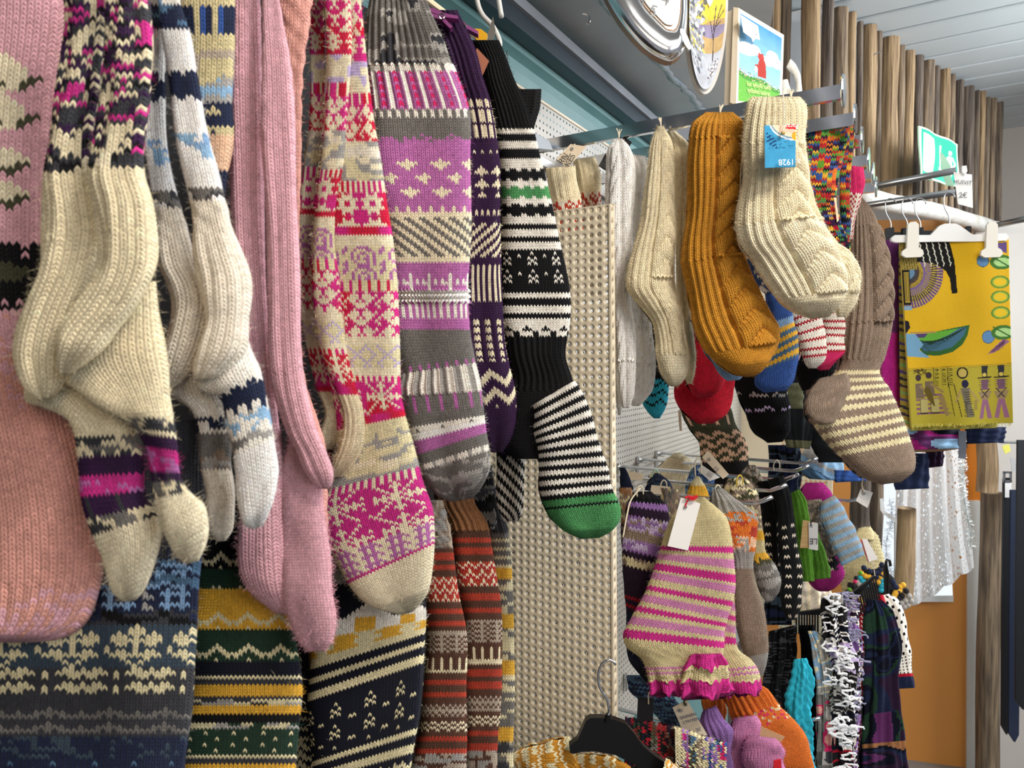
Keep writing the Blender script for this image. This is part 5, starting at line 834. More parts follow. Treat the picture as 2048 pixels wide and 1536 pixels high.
# ================================================================ bottom edge
bhm = mat('black_hanger_plastic', '0a0a0c', .28)
h = empty('clothes_hanger', P(1215, 1480, .80), 'black plastic hanger with steel hook in front of the side panel', 'hanger')
ou = [(1140, 1506), (1139, 1492), (1155, 1480), (1172, 1442), (1182, 1436), (1205, 1436), (1230, 1440), (1252, 1448), (1268, 1466), (1286, 1492), (1310, 1512), (1340, 1532), (1380, 1545), (1370, 1560), (1320, 1552), (1290, 1545), (1262, 1526), (1230, 1510), (1190, 1503), (1162, 1504), (1148, 1508)]
prism('body', ou, .80, .010, bhm, h)
MB().tube(spl([P(u, v, .805) for u, v in ((1218, 1444), (1217, 1410), (1212, 1395), (1202, 1380), (1197, 1362), (1198, 1342), (1206, 1326), (1217, 1320), (1227, 1323), (1231, 1330))], 40), .0016, 8).build('hook', chrome, h, True)
MB().tube([P(1214, 1444, .80), P(1217, 1428, .80)], .0035, 10).build('collar', bhm, h)
knit('knit_sweater', 'mustard and cream marled knit shoulder left of the black hanger', 'sweater', [
 T([(1020, 1508, 1036, 1540), (1060, 1492, 1062, 1560), (1090, 1486, 1100, 1580), (1120, 1478, 1140, 1600), (1138, 1476, 1152, 1620), (1152, 1500, 1170, 1620)], .83, 14, 6, [('shoulder', 200, '-', '=2JiYJL')], th=.02, nv=2, fuzz=800),
 T([(1152, 1508, 1150, 1600), (1200, 1510, 1200, 1620), (1240, 1522, 1238, 1640), (1262, 1536, 1262, 1650)], .85, 14, 6, [('neck', 160, '-', '=2JiYJL')], th=.015, nv=2),
 T([(1330, 1518, 1318, 1580), (1350, 1530, 1350, 1600), (1375, 1545, 1380, 1620)], .79, 8, 6, [('shoulder', 80, '-', '=2JiZL')], th=.015, nv=2)])
def crochet(st, z, N, cols, lab, name='crochet_scarf'):
    knit(name, lab, 'scarf', [T(st, z, N, 4.5, [('fabric', 1, 'g1.6', c) for c in cols], th=.012, nv=2, fuzz=800)], 'crocheted multicoloured scarf')
crochet([(1250, 1434, 1248, 1580), (1290, 1440, 1290, 1600), (1330, 1450, 1330, 1600), (1352, 1456, 1352, 1600)], .90, 24, ['~1rDkN', '~1kfx', '~1rNk', '~1xgI', '~1rkx', '~1DHx'], 'dark red and navy part of a crocheted scarf over the prong')
crochet([(1348, 1454, 1350, 1560), (1380, 1462, 1380, 1580), (1420, 1476, 1420, 1600), (1454, 1486, 1452, 1600)], .885, 18, ['~1iLi', '~1Vim', '~1Iit', '~1iHL', '~1bVi', '~1Vit', '~1iTb'], 'cream, lilac and green part of a crocheted scarf over the prong')
knit('bootie', 'lilac ribbed bootie cuff under the handwritten tag', 'bootie', [T([(1408, 1420, 1430, 1412), (1402, 1440, 1442, 1432), (1408, 1470, 1462, 1460), (1430, 1510, 1462, 1500), (1445, 1560, 1470, 1560)], .96, 11, 5, [('cuff', 100, 'r2', 'V'), ('foot', 60, '-', 'V')], th=.018, nv=2, fuzz=600)], 'bootie pair and friends')
knit('bootie', 'dusty pink bootie, upper left one by the brown paper label', 'bootie', [T([(1468, 1436, 1512, 1430), (1462, 1450, 1518, 1448), (1460, 1475, 1520, 1475), (1462, 1500, 1510, 1500), (1456, 1540, 1500, 1540), (1450, 1580, 1490, 1580)], .98, 12, 5, [('cuff', 140, '-', 'P')], th=.022, nv=2, fuzz=800)], 'bootie pair and friends')
knit('bootie', 'dusty pink bootie, lower right one with rounded toe', 'bootie', [T([(1500, 1470, 1548, 1476), (1488, 1484, 1560, 1488), (1484, 1505, 1566, 1508), (1488, 1540, 1566, 1540), (1490, 1600, 1560, 1600)], .955, 15, 5, [('foot', 140, '-', 'P')], th=.03, nv=2, fuzz=1000)], 'bootie pair and friends')
knit('mitten', 'orange mitten with ribbed cuff and pink flecks beside the turquoise scarf', 'mitten', [T([(1440, 1372, 1490, 1362), (1450, 1400, 1530, 1378), (1468, 1440, 1560, 1412), (1500, 1480, 1592, 1446), (1530, 1510, 1614, 1485), (1550, 1545, 1624, 1530), (1560, 1590, 1622, 1590)], 1.02, 18, 5, [('cuff', 62, 'r2', 'O'), ('hand', 30, '-', '~1OOTiO'), ('hand', 130, '-', 'O')], th=.026, nv=2, fuzz=800)])
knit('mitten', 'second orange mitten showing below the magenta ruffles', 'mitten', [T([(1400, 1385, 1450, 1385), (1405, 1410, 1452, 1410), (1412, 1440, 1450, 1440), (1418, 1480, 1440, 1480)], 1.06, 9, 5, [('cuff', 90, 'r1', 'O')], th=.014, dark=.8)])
card([(1345, 1415), (1374, 1400), (1415, 1470), (1392, 1476), (1366, 1462)], .93, noisy('buff_card', 'cfc0a4', 'd8cbb2', .85, (60, 60, 60), .1), 'buff tag with handwriting reading 80 sininen lyhyen on the prong', (1371, 1409), [(1371, 1411), (1368, 1402), (1372, 1398)], ink,
     [('80', 1360, 1421, 1, .12, 10, inkblue), ('SININEN', 1376, 1432, 1, -.28, 9, inkblue), ('LYHYEN', 1382, 1441, 1, -.28, 9, inkblue), ('2€', 1397, 1459, 1, -.28, 10, inkblue)])
card([(1276, 1394), (1307, 1396), (1306, 1445), (1274, 1436)], .96, dkcard, 'dark grey printed label left of the handwritten tag', None, [(1297, 1408), (1297, 1388), (1300, 1384)], strg)
card([(1508, 1446), (1570, 1474), (1562, 1484), (1540, 1482), (1500, 1462)], .97, noisy('brown_kraft_card', 'b08d62', 'bc9a70', .8, (60, 60, 60), .1), 'brown paper label on the pink booties', None, [(1502, 1466), (1497, 1446), (1500, 1434)], strg)
tag(prism('red_ribbon', [(1548, 1522), (1562, 1519), (1564, 1560), (1546, 1560)], .93, .002, redstr), 'red ribbon end hanging on the lowest prong', 'ribbon')
knit('child_sock', 'dark denim blue knit hanging behind the bottom prong', 'sock', [T([(1255, 1350, 1330, 1350), (1260, 1380, 1345, 1390), (1290, 1410, 1360, 1410), (1320, 1440, 1400, 1440), (1340, 1480, 1410, 1480)], 1.15, 12, 5, [('leg', 140, 'r1', '~1nAt')], th=.015)])
# ================================================================ pictures, clock, plate
# framed picture
pf = empty('framed_picture', P(1466, 205, 1.0), 'cream framed picture of a red figure on a green hill, leaning above the arms', 'picture')
TL, TR, BR, BL = P(1476, 15, 1.0), P(1568, 70, 1.10), P(1563, 224, 1.10), P(1471, 209, 1.0)
fm = mat('cream_painted_wood', 'd6c9b2', .5)
nz = np.cross(TR-TL, BL-TL); nz /= np.linalg.norm(nz)
if nz.dot(CAM-TL) < 0: nz = -nz
q = [TL, TR, BR, BL]; bk = [p-nz*.018 for p in q]
m_ = MB().add(q+bk, [(0, 1, 2, 3), (7, 6, 5, 4), (0, 4, 5, 1), (1, 5, 6, 2), (2, 6, 7, 3), (3, 7, 4, 0)]); m_.build('frame', fm, pf)
prism('side_rail', [(1467, 14), (1477, 16), (1472, 210), (1460, 205)], [1.003, .999, .999, 1.003], .012, fm, pf)
inn = [TL*.95+BR*.05, TR*.95+BL*.05, BR*.95+TL*.05, BL*.95+TR*.05]
cv = Canvas(90, 170, '8cc0dc')
cv.a = lin('3f86bd')*(1-cv.y[..., None]**.7)+lin('a3cdd4')*cv.y[..., None]**.7
for cx, cy, rx, ry in ((.2, .36, .22, .07), (.35, .34, .14, .06), (.78, .34, .16, .09), (.9, .40, .2, .07), (.12, .40, .2, .05), (.65, .42, .2, .06)): cv.ell(cx, cy, rx, ry, 'f4f6f4', .9)
cv.noise(9, .06)
cv.poly([(-.1, .64)]+[(x, .645+.10*x+.02*math.sin(9*x)) for x in np.linspace(0, 1, 12)]+[(1.1, 1.1), (-.1, 1.1)], '4c8f3e')
cv.poly([(-.1, .70)]+[(x, .70+.10*x+.02*math.sin(9*x)) for x in np.linspace(0, 1, 12)]+[(1.1, 1.1), (-.1, 1.1)], '6db24a', .8)
for k in range(110): x = rng.rand(); cv.ell(x, .655+.10*x+rng.randn()*.02, .010, .006, ('d8787c', 'eae2c0', '2f5a30')[k % 3])
cv.ell(.50, .40, .075, .045, 'b04038'); cv.ell(.53, .52, .095, .11, 'a8382f'); cv.poly([(.44, .48), (.62, .48), (.64, .655), (.43, .655)], 'a8382f'); cv.ell(.45, .365, .02, .014, 'b04038'); cv.ell(.54, .36, .02, .014, 'b04038')
cv.ell(.41, .53, .05, .022, 'a8382f'); cv.ell(.39, .57, .035, .04, 'e8e4d8')
for k in range(60): cv.ell(rng.rand(), .78+.2*rng.rand(), .008, .004, '9ccc66')
printed('picture_print', inn, cv, .002, pf)
for i, sz in enumerate((0, 1)):
    o = inn[3]+(inn[0]-inn[3])*(.21-.075*i)+(inn[2]-inn[3])*.45
    text(('kun syksyllä kaikki', 'sydämesi laulavat')[i], o+nz*.001, inn[2]-inn[3], inn[0]-inn[3], .0105, mat('pale_yellow_ink', 'd3dd8e', .7), pf)
prism('paper_note', [(1481, 29), (1516, 52), (1520, 80), (1511, 77), (1506, 84), (1503, 76), (1487, 64)], [.985, 1.02, 1.02, 1.015, 1.012, 1.01, .99], .0005, paper, pf)
ptext('30 cm', 1500, 50, .99, 1, .55, 8, inkblue, pf, z2=.991); ptext('4€', 1511, 69, 1.0, 1, .55, 9, inkblue, pf, z2=1.001)
# oval plate
pl = empty('painted_plate', P(1419, 188, .99), 'oval plate painted with a snowy tree against a yellow sky', 'plate')
an = np.linspace(0, 2*math.pi, 64, endpoint=False)
rimp = [(1415+41*math.cos(a)-6*math.sin(a), 8+180*math.sin(a)+8*math.cos(a)) for a in an]
prism('rim', rimp, [.985+.02*math.cos(a) for a in an], .006, mat('glazed_cream', 'c9c4bc', .15), pl)
W_, H_ = 60, 240; cv = Canvas(W_, H_, 'cdbf62'); cv.a[:] = lin('c9bd5e')
cv.ell(.8, .45, .5, .16, 'd9c04a'); cv.ell(.9, .70, .6, .12, 'b79a6a'); cv.ell(.7, .66, .5, .04, '8d84a0'); cv.ell(.5, .92, .7, .13, 'aeb2ba')
for k in range(420):
    x, y = rng.rand()*.45*(1-.2*rng.rand()), .12+rng.rand()*.8; cv.ell(x, y, .02+.04*rng.rand(), .006+.014*rng.rand(), ('a9aeb8', '5a5f68', 'c6c9d0', '85858c')[k % 4], .9)
for a, b_, c, d in ((.72, .85, .70, .62), (.70, .68, .82, .55), (.71, .72, .60, .60), (.82, .55, .90, .48), (.75, .63, .88, .60), (.70, .62, .74, .50), (.82, .58, .96, .52)): cv.line(a, b_, c, d, .022, '4a4048')
for k in range(80): cv.ell(.6+.3*rng.rand(), .86+.08*rng.rand(), .02, .006, ('5a4a48', 'e6e6ea')[k % 2], .8)
cv.noise(8, .15)
V = []; m2 = (np.hypot((cv.x-.5)*2, (cv.y-.5)*2))
# map the square canvas onto the oval by concentric squeezing
gx, gy = np.meshgrid(np.linspace(-1, 1, W_+1), np.linspace(-1, 1, H_+1)); ex_ = gx*np.sqrt(1-gy*gy/2); ey_ = gy*np.sqrt(1-gx*gx/2)
uu = 1415+36*ex_-6*ey_; vv_ = 8+170*ey_+8*ex_; zz_ = .9775+.02*ex_
V = P(uu.ravel(), vv_.ravel(), zz_.ravel()); ix = np.arange((H_+1)*(W_+1)).reshape(H_+1, W_+1)
qd = np.stack([ix[:-1, :-1], ix[1:, :-1], ix[1:, 1:], ix[:-1, 1:]], -1).reshape(-1, 4)
make_part('painted_face', pl, rootloc(pl), ('f', V, qd, None, [], cv.a.reshape(-1, 3), np.zeros((len(V), 2)), PAINT))
prism('price_note', [(1412, -12), (1424, -12), (1426, 2), (1420, 14), (1414, 4)], .975, .0005, paper, pl)
# wall clock
ck = empty('wall_clock', P(1340, 125, .93), 'silver framed rounded clock tilted above the chrome arms', 'clock')
out = [(1374, -40), (1375, 20), (1373, 62), (1368, 100), (1350, 119), (1328, 120), (1288, 96), (1248, 52), (1214, -2), (1190, -60), (1180, -150), (1195, -240), (1240, -290), (1300, -300), (1350, -280), (1370, -200), (1374, -120)]
inn_ = [(1360, -40), (1361, 10), (1357, 42), (1350, 58), (1338, 58), (1330, 54), (1312, 36), (1290, 12), (1266, -30), (1240, -80), (1228, -150), (1236, -215), (1262, -245), (1305, -255), (1338, -240), (1352, -180), (1358, -110)]
oc = np.array(out+out[:1], float); ic = np.array(inn_+inn_[:1], float); t = np.linspace(0, 1, len(oc)); ts = np.linspace(0, 1, 110)[:-1]
oo = herm(t*len(oc), oc, ts*len(oc)); ii = herm(t*len(oc), ic, ts*len(oc)); k = 12; V = []; n = len(oo); zc = .93
for i in range(n):
    for j in range(k):
        a = math.pi*j/(k-1); w_ = (1-math.cos(a))/2; p = oo[i]*(1-w_)+ii[i]*w_; V.append(P(p[0], p[1], zc-.016*math.sin(a)*min(1, np.hypot(*(oo[i]-ii[i]))/40)-.0))
mobj('silver_frame', V, [(i*k+j, ((i+1) % n)*k+j, ((i+1) % n)*k+j+1, i*k+j+1) for i in range(n) for j in range(k-1)], mat('mirror_silver', 'eceef2', .16, 1), ck, True)
prism('back_case', [tuple(p) for p in oo[::3]], zc+.002, .014, mat('bronze_case', '8a6448', .35, .4), ck)
prism('inner_bezel', [tuple(p) for p in ii[::3]], zc-.002, .004, mat('pale_copper_bezel', 'd6b9a2', .25, .3), ck)
cen = ii.mean(0); prism('dial', [tuple(cen+(p-cen)*np.array([.90, .93])) for p in ii[::3]], zc-.0045, .001, mat('clock_dial', 'e3e6e4', .25), ck)
for s_, u, v, a in (('5', 1306, 24, .3), ('4', 1334, -4, .3), ('6', 1282, 2, .3)): ptext(s_, u, v, zc-.007, math.cos(a), math.sin(a), 34, mat('grey_numeral', '83868a', .5), ck, 'numeral')
prism('corner_boss', [(1371+7*math.cos(a)*math.cos(.35)-22*math.sin(a)*-.35, 78+22*math.sin(a)*.94+7*math.cos(a)*.3) for a in np.linspace(0, 6.28, 22)[:-1]], zc-.014, .006, mat('boss_silver', 'd9dcd8', .12, 1), ck)
# fabric flower / white gloves between picture and post
knit('white_ribbon_bow', 'white ribbon bow hanging between the picture and the log screen', 'bow', [
 T([(1572, 135, 1580, 118), (1585, 150, 1592, 130), (1592, 170, 1602, 160), (1590, 195, 1602, 195), (1580, 215, 1596, 222)], 1.5, 6, 3, [('loop', 90, '-', 'w')], th=.008, mat=CL, rel=0),
 T([(1562, 160, 1574, 158), (1563, 178, 1580, 178), (1562, 200, 1584, 200), (1566, 215, 1582, 218)], 1.48, 6, 3, [('loop', 60, '-', 'w')], th=.008, mat=CL, rel=0)])
# ================================================================ exit sign, rails, scarf sign
sg = empty('exit_sign', P(1880, 350, 2.3), 'green exit sign with running figure and arrow on the log screen', 'sign')
cv = Canvas(72, 90, 'd9e8c4')
cv.poly([(.035, .03), (.965, .03), (.965, .97), (.035, .97)], '2f9a80'); cv.poly([(.09, .10), (.33, .14), (.33, .88), (.09, .88)], 'dfe6b4')
cv.poly([(.51, .20), (.56, .20), (.56, .70), (.61, .70), (.535, .82), (.46, .70), (.51, .70)], 'e6edcc')
cv.ell(.76, .30, .042, .05, 'eef3d8'); cv.poly([(.72, .37), (.82, .37), (.83, .60), (.74, .60)], 'eef3d8')
for a in (((.73, .40), (.67, .50)), ((.67, .50), (.71, .57)), ((.82, .39), (.90, .50)), ((.90, .50), (.86, .60)), ((.76, .59), (.72, .74)), ((.72, .74), (.64, .78)), ((.81, .58), (.84, .72)), ((.84, .72), (.79, .88))): cv.line(*a[0], *a[1], .045, 'eef3d8')
ST = [P(1836, 252, 2.28), P(1919, 288, 2.52), P(1920, 374, 2.52), P(1840, 350, 2.28)]
printed('sign_board', ST, cv, .004, sg, wav=.01, ww=.5)
stl = mat('satin_steel_tube', '8b8a88', .3, 1)
tag(MB().tube([P(1690, 384, 1.88), P(1728, 377, 1.85), P(1912, 341, 1.74)], .0085, 12).build('garment_rail', stl, None, True), 'upper steel garment rail with the scarf price note', 'rail')
tag(MB().tube([P(1690, 418, 1.92), P(1737, 410, 1.90), P(1910, 384, 1.80)], .0085, 12).build('garment_rail', stl, None, True), 'lower steel garment rail carrying the hangers', 'rail')
tag(MB().tube([P(1985, 452, 2.9), P(2060, 436, 2.75)], .012, 10).build('garment_rail', stl, None, True), 'far steel rail end at the right edge', 'rail')
ns = empty('price_note', P(1926, 380, 1.70), 'white handwritten note reading HUIVIT 2€ clipped to the rail end', 'note')
prism('paper', [(1907, 344), (1944, 349), (1946, 416), (1916, 408)], 1.72, .0005, paper, ns)
ptext('HUIVIT', 1925, 365, 1.715, 1, .10, 12, ink, ns); ptext('2€', 1926, 391, 1.715, 1, .05, 15, ink, ns)
prism('clip', [(1924, 332), (1933, 331), (1935, 342), (1930, 350), (1924, 344)], 1.71, .006, whitep, ns)
tag(MB().tube([P(1764, 102, 2.3), P(1749, 108, 2.22), P(1748, 110, 2.21)], .0016, 6).build('nail', stl), 'long nail sticking out of a log', 'nail')
# ---------------------------------------------------------------- hangers and the yellow scarf
def hook(u, v0, v1, z, wd=20, parent=None, flip=1):
    p = [(u, v1), (u-1*flip, v1-18), (u-wd*.45*flip, v0+(v1-v0)*.45), (u-wd*.5*flip, v0+10), (u-wd*.2*flip, v0+1), (u+wd*.35*flip, v0+4), (u+wd*.5*flip, v0+12)]
    return MB().tube(spl([P(a, b, z) for a, b in p], 24), .0014, 6).build('hook', chromeb, parent, True)
for i, (u, z) in enumerate(((1778, 1.86), (1811, 1.83), (1837, 1.80))):
    h = empty('trouser_hanger', P(u, 470, z), f'black clip hanger with wire hook, {("left", "middle", "right")[i]} of three behind the yellow scarf', 'hanger', 'black clip hangers')
    hook(u+4, 396, 462, z, 22, h); prism('bar', [(u-8+6*i, 465-2*i), (u+120-14*i, 462), (u+120-14*i, 472), (u-8+6*i, 482)], z, .006, blackp, h); prism('clip', [(u-4, 456), (u+10, 454), (u+12, 486), (u-6, 488)], z-.01, .012, blackp, h)
prism('hanger_clip', [(1935, 452), (1943, 452), (1943, 480), (1935, 480)], 1.8, .01, blackp); tag(bpy.data.objects['hanger_clip'], 'black clip at the right end of the hanger behind the scarf', 'clip')
h = empty('clip_hanger', P(1900, 480, 1.69), 'white plastic clip hanger holding the yellow printed scarf', 'hanger'); hook(1899, 384, 452, 1.70, 22, h)
prism('body', [(1783, 476), (1790, 470), (1862, 470), (1880, 451), (1890, 447), (1912, 447), (1922, 452), (1945, 469), (2012, 467), (2018, 473), (2014, 481), (1950, 483), (1880, 483), (1792, 485), (1784, 482)], 1.69, .008, whitep, h)
for k, u in enumerate((1826, 1984)):
    prism('clip', [(u-10, 450), (u-5, 444), (u+6, 443), (u+12, 449), (u+12, 495), (u+20, 500), (u+22, 508), (u+16, 514), (u-14, 515), (u-22, 510), (u-21, 502), (u-12, 496)], 1.675, .006, mat('ivory_clip', 'e0dacd', .35), h)
cv = Canvas(190, 320, 'c99f1c')
cv.a = cv.a*(1+0*cv.x[..., None]); cv.noise(60, .07); cv.poly([(0, .685), (1, .68), (1, 1), (0, 1)], 'a3952f'); cv.line(0, .68, 1, .675, .006, '8f7a22'); cv.line(0, .69, 1, .685, .004, '8f7a22')
X0, Y0, SXs, SYs = 1812., 484., 212., 372.
uvp = lambda u, v: ((u-X0)/SXs, (v-Y0)/SYs)
cx, cy = uvp(1822, 545)
for rr_, c1, c2 in ((.34, '5b4470', 'c0a23a'), (.28, '3c3238', 'b0983c'), (.22, '6b5488', '8f7a30'), (.15, '4a3a34', 'a8902e'), (.09, '5f7f96', '3a3a40')):
    cv.ell(cx, cy, rr_, rr_*SXs/SYs, c1); 
    for k in range(40): a = -.1+math.pi*1.1*k/40-.9; cv.line(cx+rr_*.78*math.cos(a), cy+rr_*.78*math.sin(a)*SXs/SYs, cx+rr_*.98*math.cos(a), cy+rr_*.98*math.sin(a)*SXs/SYs, .008, c2)
P2 = [uvp(*q) for q in ((1838, 484), (1908, 484), (1912, 500), (1917, 525), (1919, 560), (1920, 589), (1909, 590), (1907, 560), (1900, 545), (1888, 535), (1874, 528), (1838, 524))]
cv.poly(P2, '14130f')
for k in range(5):
    x0 = 1848+13*k
    for s in range(8): cv.line(*uvp(x0+s*1.2+(s % 2)*2, 486+6*s), *uvp(x0+s*1.2+2-(s % 2)*2, 492+6*s), .008, 'd8d4c4')
for u0, v0, w_, h_, c in ((1812, 538, 14, 72, '1c1812'), (1815, 545, 10, 60, 'a8903c'), (1812, 612, 16, 8, '7a96aa'), (1812, 484, 30, 56, '8c7a3a')): cv.poly([uvp(u0, v0), uvp(u0+w_, v0), uvp(u0+w_, v0+h_), uvp(u0, v0+h_)], c)
for k in range(5): cv.line(*uvp(1817+2*k, 546), *uvp(1817+2*k, 602), .004, '3a2c14')
for k in range(6): cv.line(*uvp(1812+5*k, 486), *uvp(1818+5*k, 538), .004, '2e2418')
# winged figure
wing = [uvp(*q) for q in ((1826, 670), (1860, 668), (1890, 662), (1941, 654), (1936, 675), (1925, 693), (1905, 707), (1880, 713), (1852, 712), (1830, 690))]
cv.poly(wing, '2f5a2a')
cv.poly([uvp(*q) for q in ((1828, 680), (1936, 657), (1928, 676), (1905, 697), (1880, 704), (1850, 704))], '3f6478')
cv.poly([uvp(*q) for q in ((1826, 672), (1920, 660), (1900, 672), (1870, 684), (1840, 686))], '5a9a34'); cv.poly([uvp(*q) for q in ((1826, 668), (1858, 668), (1850, 676), (1832, 676))], '4a3a66')
for k in range(26):
    a = uvp(1832+k*1.2, 676+k*.6); b_ = uvp(1852+k*3.4, 712-k*2.2); cv.line(*a, *b_, .004, '1c3228')
cv.poly([uvp(*q) for q in ((1812, 665), (1820, 668), (1832, 668), (1848, 690), (1838, 700), (1860, 716), (1850, 716), (1812, 712))], '6b95b0'); cv.ell(*uvp(1816, 650), .025, .02, '8a6a3a'); cv.poly([uvp(1812, 640), uvp(1820, 642), uvp(1822, 655), uvp(1812, 668)], '1a1820'); cv.line(*uvp(1822, 665), *uvp(1872, 666), .012, '9a7c4c')
for u, v, r_ in ((1970, 527, 11), (1978, 680, 12)): cv.ell(*uvp(u, v), (r_+1.3)/SXs, (r_+1.3)/SYs, '3a4a58'); cv.ell(*uvp(u, v), r_/SXs, r_/SYs, '587fa6')
for v in (570, 600, 632):
    cv.ell(*uvp(2004, v), 20/SXs, 13/SYs, '5c7f2c'); cv.ell(*uvp(2004, v), 16/SXs, 10/SYs, '9aa83a'); cv.ell(*uvp(2004, v), 13/SXs, 7.5/SYs, 'd3ad22')
for v in (530, 672): cv.ell(*uvp(2008, v), 24/SXs, 15/SYs, '3f6a2a'); cv.ell(*uvp(2010, v), 18/SXs, 9/SYs, '9cc07a'); cv.line(*uvp(1988, v-12), *uvp(2022, v+8), .012, '2c5a24')
cv.poly([uvp(*q) for q in ((1984, 492), (2020, 490), (2020, 512), (2000, 506))], '5a4474'); cv.poly([uvp(*q) for q in ((2008, 685), (2022, 690), (1990, 712), (1976, 714))], '8a5a78')
for k in range(8): cv.line(*uvp(2012, 687), *uvp(1978+4*k, 713-k), .004, '4a3040')
# frieze
for k, u in enumerate((1866, 1880, 1893)):
    cv.line(*uvp(u, 737), *uvp(u, 776), .004, '1e1a12')
    for j in range(9): cv.line(*uvp(u+2, 740+4*j), *uvp(u+9, 740+4*j+rng.randint(-2, 3)), .006, '2b2618')
for k in range(16): cv.line(*uvp(1822+rng.rand()*30, 736+rng.rand()*14), *uvp(1824+rng.rand()*30, 738+rng.rand()*14), .006, '4a3a1c')
for k in range(5): cv.poly([uvp(1826, 790+k*9), uvp(1880+k, 790+k*9), uvp(1882+k*4, 794+k*9), uvp(1826, 794+k*9)], '7a5068')
for u in (1836, 1858): cv.poly([uvp(u, 800), uvp(u+16, 800), uvp(u+16, 828), uvp(u, 828)], 'a89c60'); cv.line(*uvp(u, 800), *uvp(u, 828), .007, '1c1810'); cv.line(*uvp(u, 828), *uvp(u+16, 828), .007, '1c1810')
for hx, hy in ((1834, 768), (1856, 764)): cv.ell(*uvp(hx, hy-12), .03, .018, '3a2c30'); cv.poly([uvp(hx-8, hy), uvp(hx+8, hy), uvp(hx+12, hy+30), uvp(hx-8, hy+30)], '6a5a48'); cv.line(*uvp(hx+4, hy+6), *uvp(hx+26, hy+22), .022, '8a7448')
cv.poly([uvp(1872, 792), uvp(1884, 794), uvp(1892, 834), uvp(1886, 836)], '8a7448'); cv.line(*uvp(1892, 758), *uvp(1902, 836), .006, '1a1610'); cv.line(*uvp(1904, 772), *uvp(1916, 838), .007, '1a1610')
cv.ell(*uvp(1922, 752), .045, .026, 'b09a50'); cv.ell(*uvp(1922, 750), .055, .032, '221c18', 1, .75); cv.ell(*uvp(1926, 772), .035, .022, '22203a'); cv.poly([uvp(1916, 780), uvp(1936, 780), uvp(1934, 800), uvp(1944, 840), uvp(1928, 840), uvp(1922, 810)], '6a6250')
cv.line(*uvp(1916, 786), *uvp(1906, 808), .02, '9a8450'); cv.line(*uvp(1936, 786), *uvp(1954, 808), .02, '9a8450')
for k in range(12): cv.line(*uvp(1922+k, 785+k*4.5), *uvp(1936+k*.8, 785+k*4.5), .004, '2c281c')
cv.poly([uvp(1944, 806), uvp(1952, 806), uvp(1952, 826), uvp(1944, 826)], '8a7a3a')
for k in range(8): cv.line(*uvp(1956+rng.rand()*3-34, 808+4*k), *uvp(1962-34, 808+4*k+2), .007, '1e1a12')
for u in (1969, 2003):
    cv.poly([uvp(u-7, 738), uvp(u+7, 738), uvp(u+5, 762), uvp(u-5, 762)], '2b2a2e'); cv.ell(*uvp(u, 756), .02, .011, 'c0a850'); cv.line(*uvp(u-14, 762), *uvp(u+14, 761), .012, '22201c')
    cv.poly([uvp(u-8, 765), uvp(u+8, 765), uvp(u+7, 786), uvp(u-7, 786)], '6e4c62')
    for k in range(4): cv.line(*uvp(u-12, 767+4*k), *uvp(u+12, 767+4*k), .006, '5a4a40')
    cv.poly([uvp(u-15, 790), uvp(u+15, 788), uvp(u+8, 806), uvp(u-8, 806)], '8c7852'); cv.line(*uvp(u-10, 784), *uvp(u+6, 802), .01, '3c2c34'); cv.line(*uvp(u+10, 784), *uvp(u-6, 802), .01, '3c2c34')
    cv.poly([uvp(u-6, 806), uvp(u+6, 806), uvp(u+15, 844), uvp(u+5, 844), uvp(u, 815), uvp(u-5, 844), uvp(u-14, 844)], '8a5c74')
sc = empty('printed_scarf', P(1915, 850, 1.70), 'folded yellow scarf printed with winged figure and hieroglyph-like frieze', 'scarf')
printed('front_fold', [P(1800, 484, 1.70), P(2019, 478, 1.695), P(2026, 846, 1.70), P(1822, 856, 1.715)], cv, .006, sc, wav=.004, ww=1.5)
cv2 = Canvas(12, 160, '8f7a30')
for k in range(26): cv2.poly([(0, k/26), (1, k/26+.01), (1, k/26+.02), (0, k/26+.018)], ('3a2c34', '6f8f50', '4a3a66', '2a2a30')[k % 4])
printed('side_fold', [P(1797, 488, 1.74), P(1808, 486, 1.72), P(1824, 856, 1.725), P(1800, 850, 1.74)], cv2, .004, sc)
cv2 = Canvas(120, 12, 'a39a48'); cv2.noise(5, .3)
printed('lower_fold', [P(1815, 842, 1.73), P(1998, 840, 1.73), P(1992, 856, 1.73), P(1822, 862, 1.73)], cv2, .006, sc, wav=.003)
fr = MB()
for k in range(120):
    u = 1824+200*rng.rand(); v = 850+4*rng.rand()-8*(u-1824)/400; a = P(u, v-4, 1.705); b_ = P(u+3*rng.randn(), v+6*rng.rand(), 1.70); fr.tube([a, b_], .0004, 3, False)
o = fr.build('frayed_edge', mat('yellow_thread', 'b8ac50', .9), sc); o['kind'] = 'stuff'
# ---------------------------------------------------------------- cloth pieces
def cloth(name, lab, cat, tubes, group=None): return knit(name, lab, cat, [T(s, z, N, row, b, th=th, mat=CL, rel=0, k=0, jit=.002, fold=f) for (s, z, N, row, b, th, f) in tubes], group)
cloth('scarf', 'purple and pink plain scarf hanging left of the yellow printed one', 'scarf', [([(1768, 480, 1800, 478), (1768, 560, 1800, 560), (1760, 700, 1798, 700), (1764, 770, 1800, 770), (1778, 820, 1806, 830)], 1.78, 14, 5, [('panel', 190, '-', 'u'), ('panel', 160, '-', 'M')], .012, [(.002, 2, 0, 1)])])
cloth('scarf', 'dark olive and purple patterned scarf fold beside the yellow one', 'scarf', [([(1796, 486, 1812, 486), (1798, 620, 1812, 620), (1800, 760, 1818, 760), (1806, 840, 1826, 850)], 1.77, 8, 4, [('panel', 350, '-', '~6YDIV')], .01, None)])
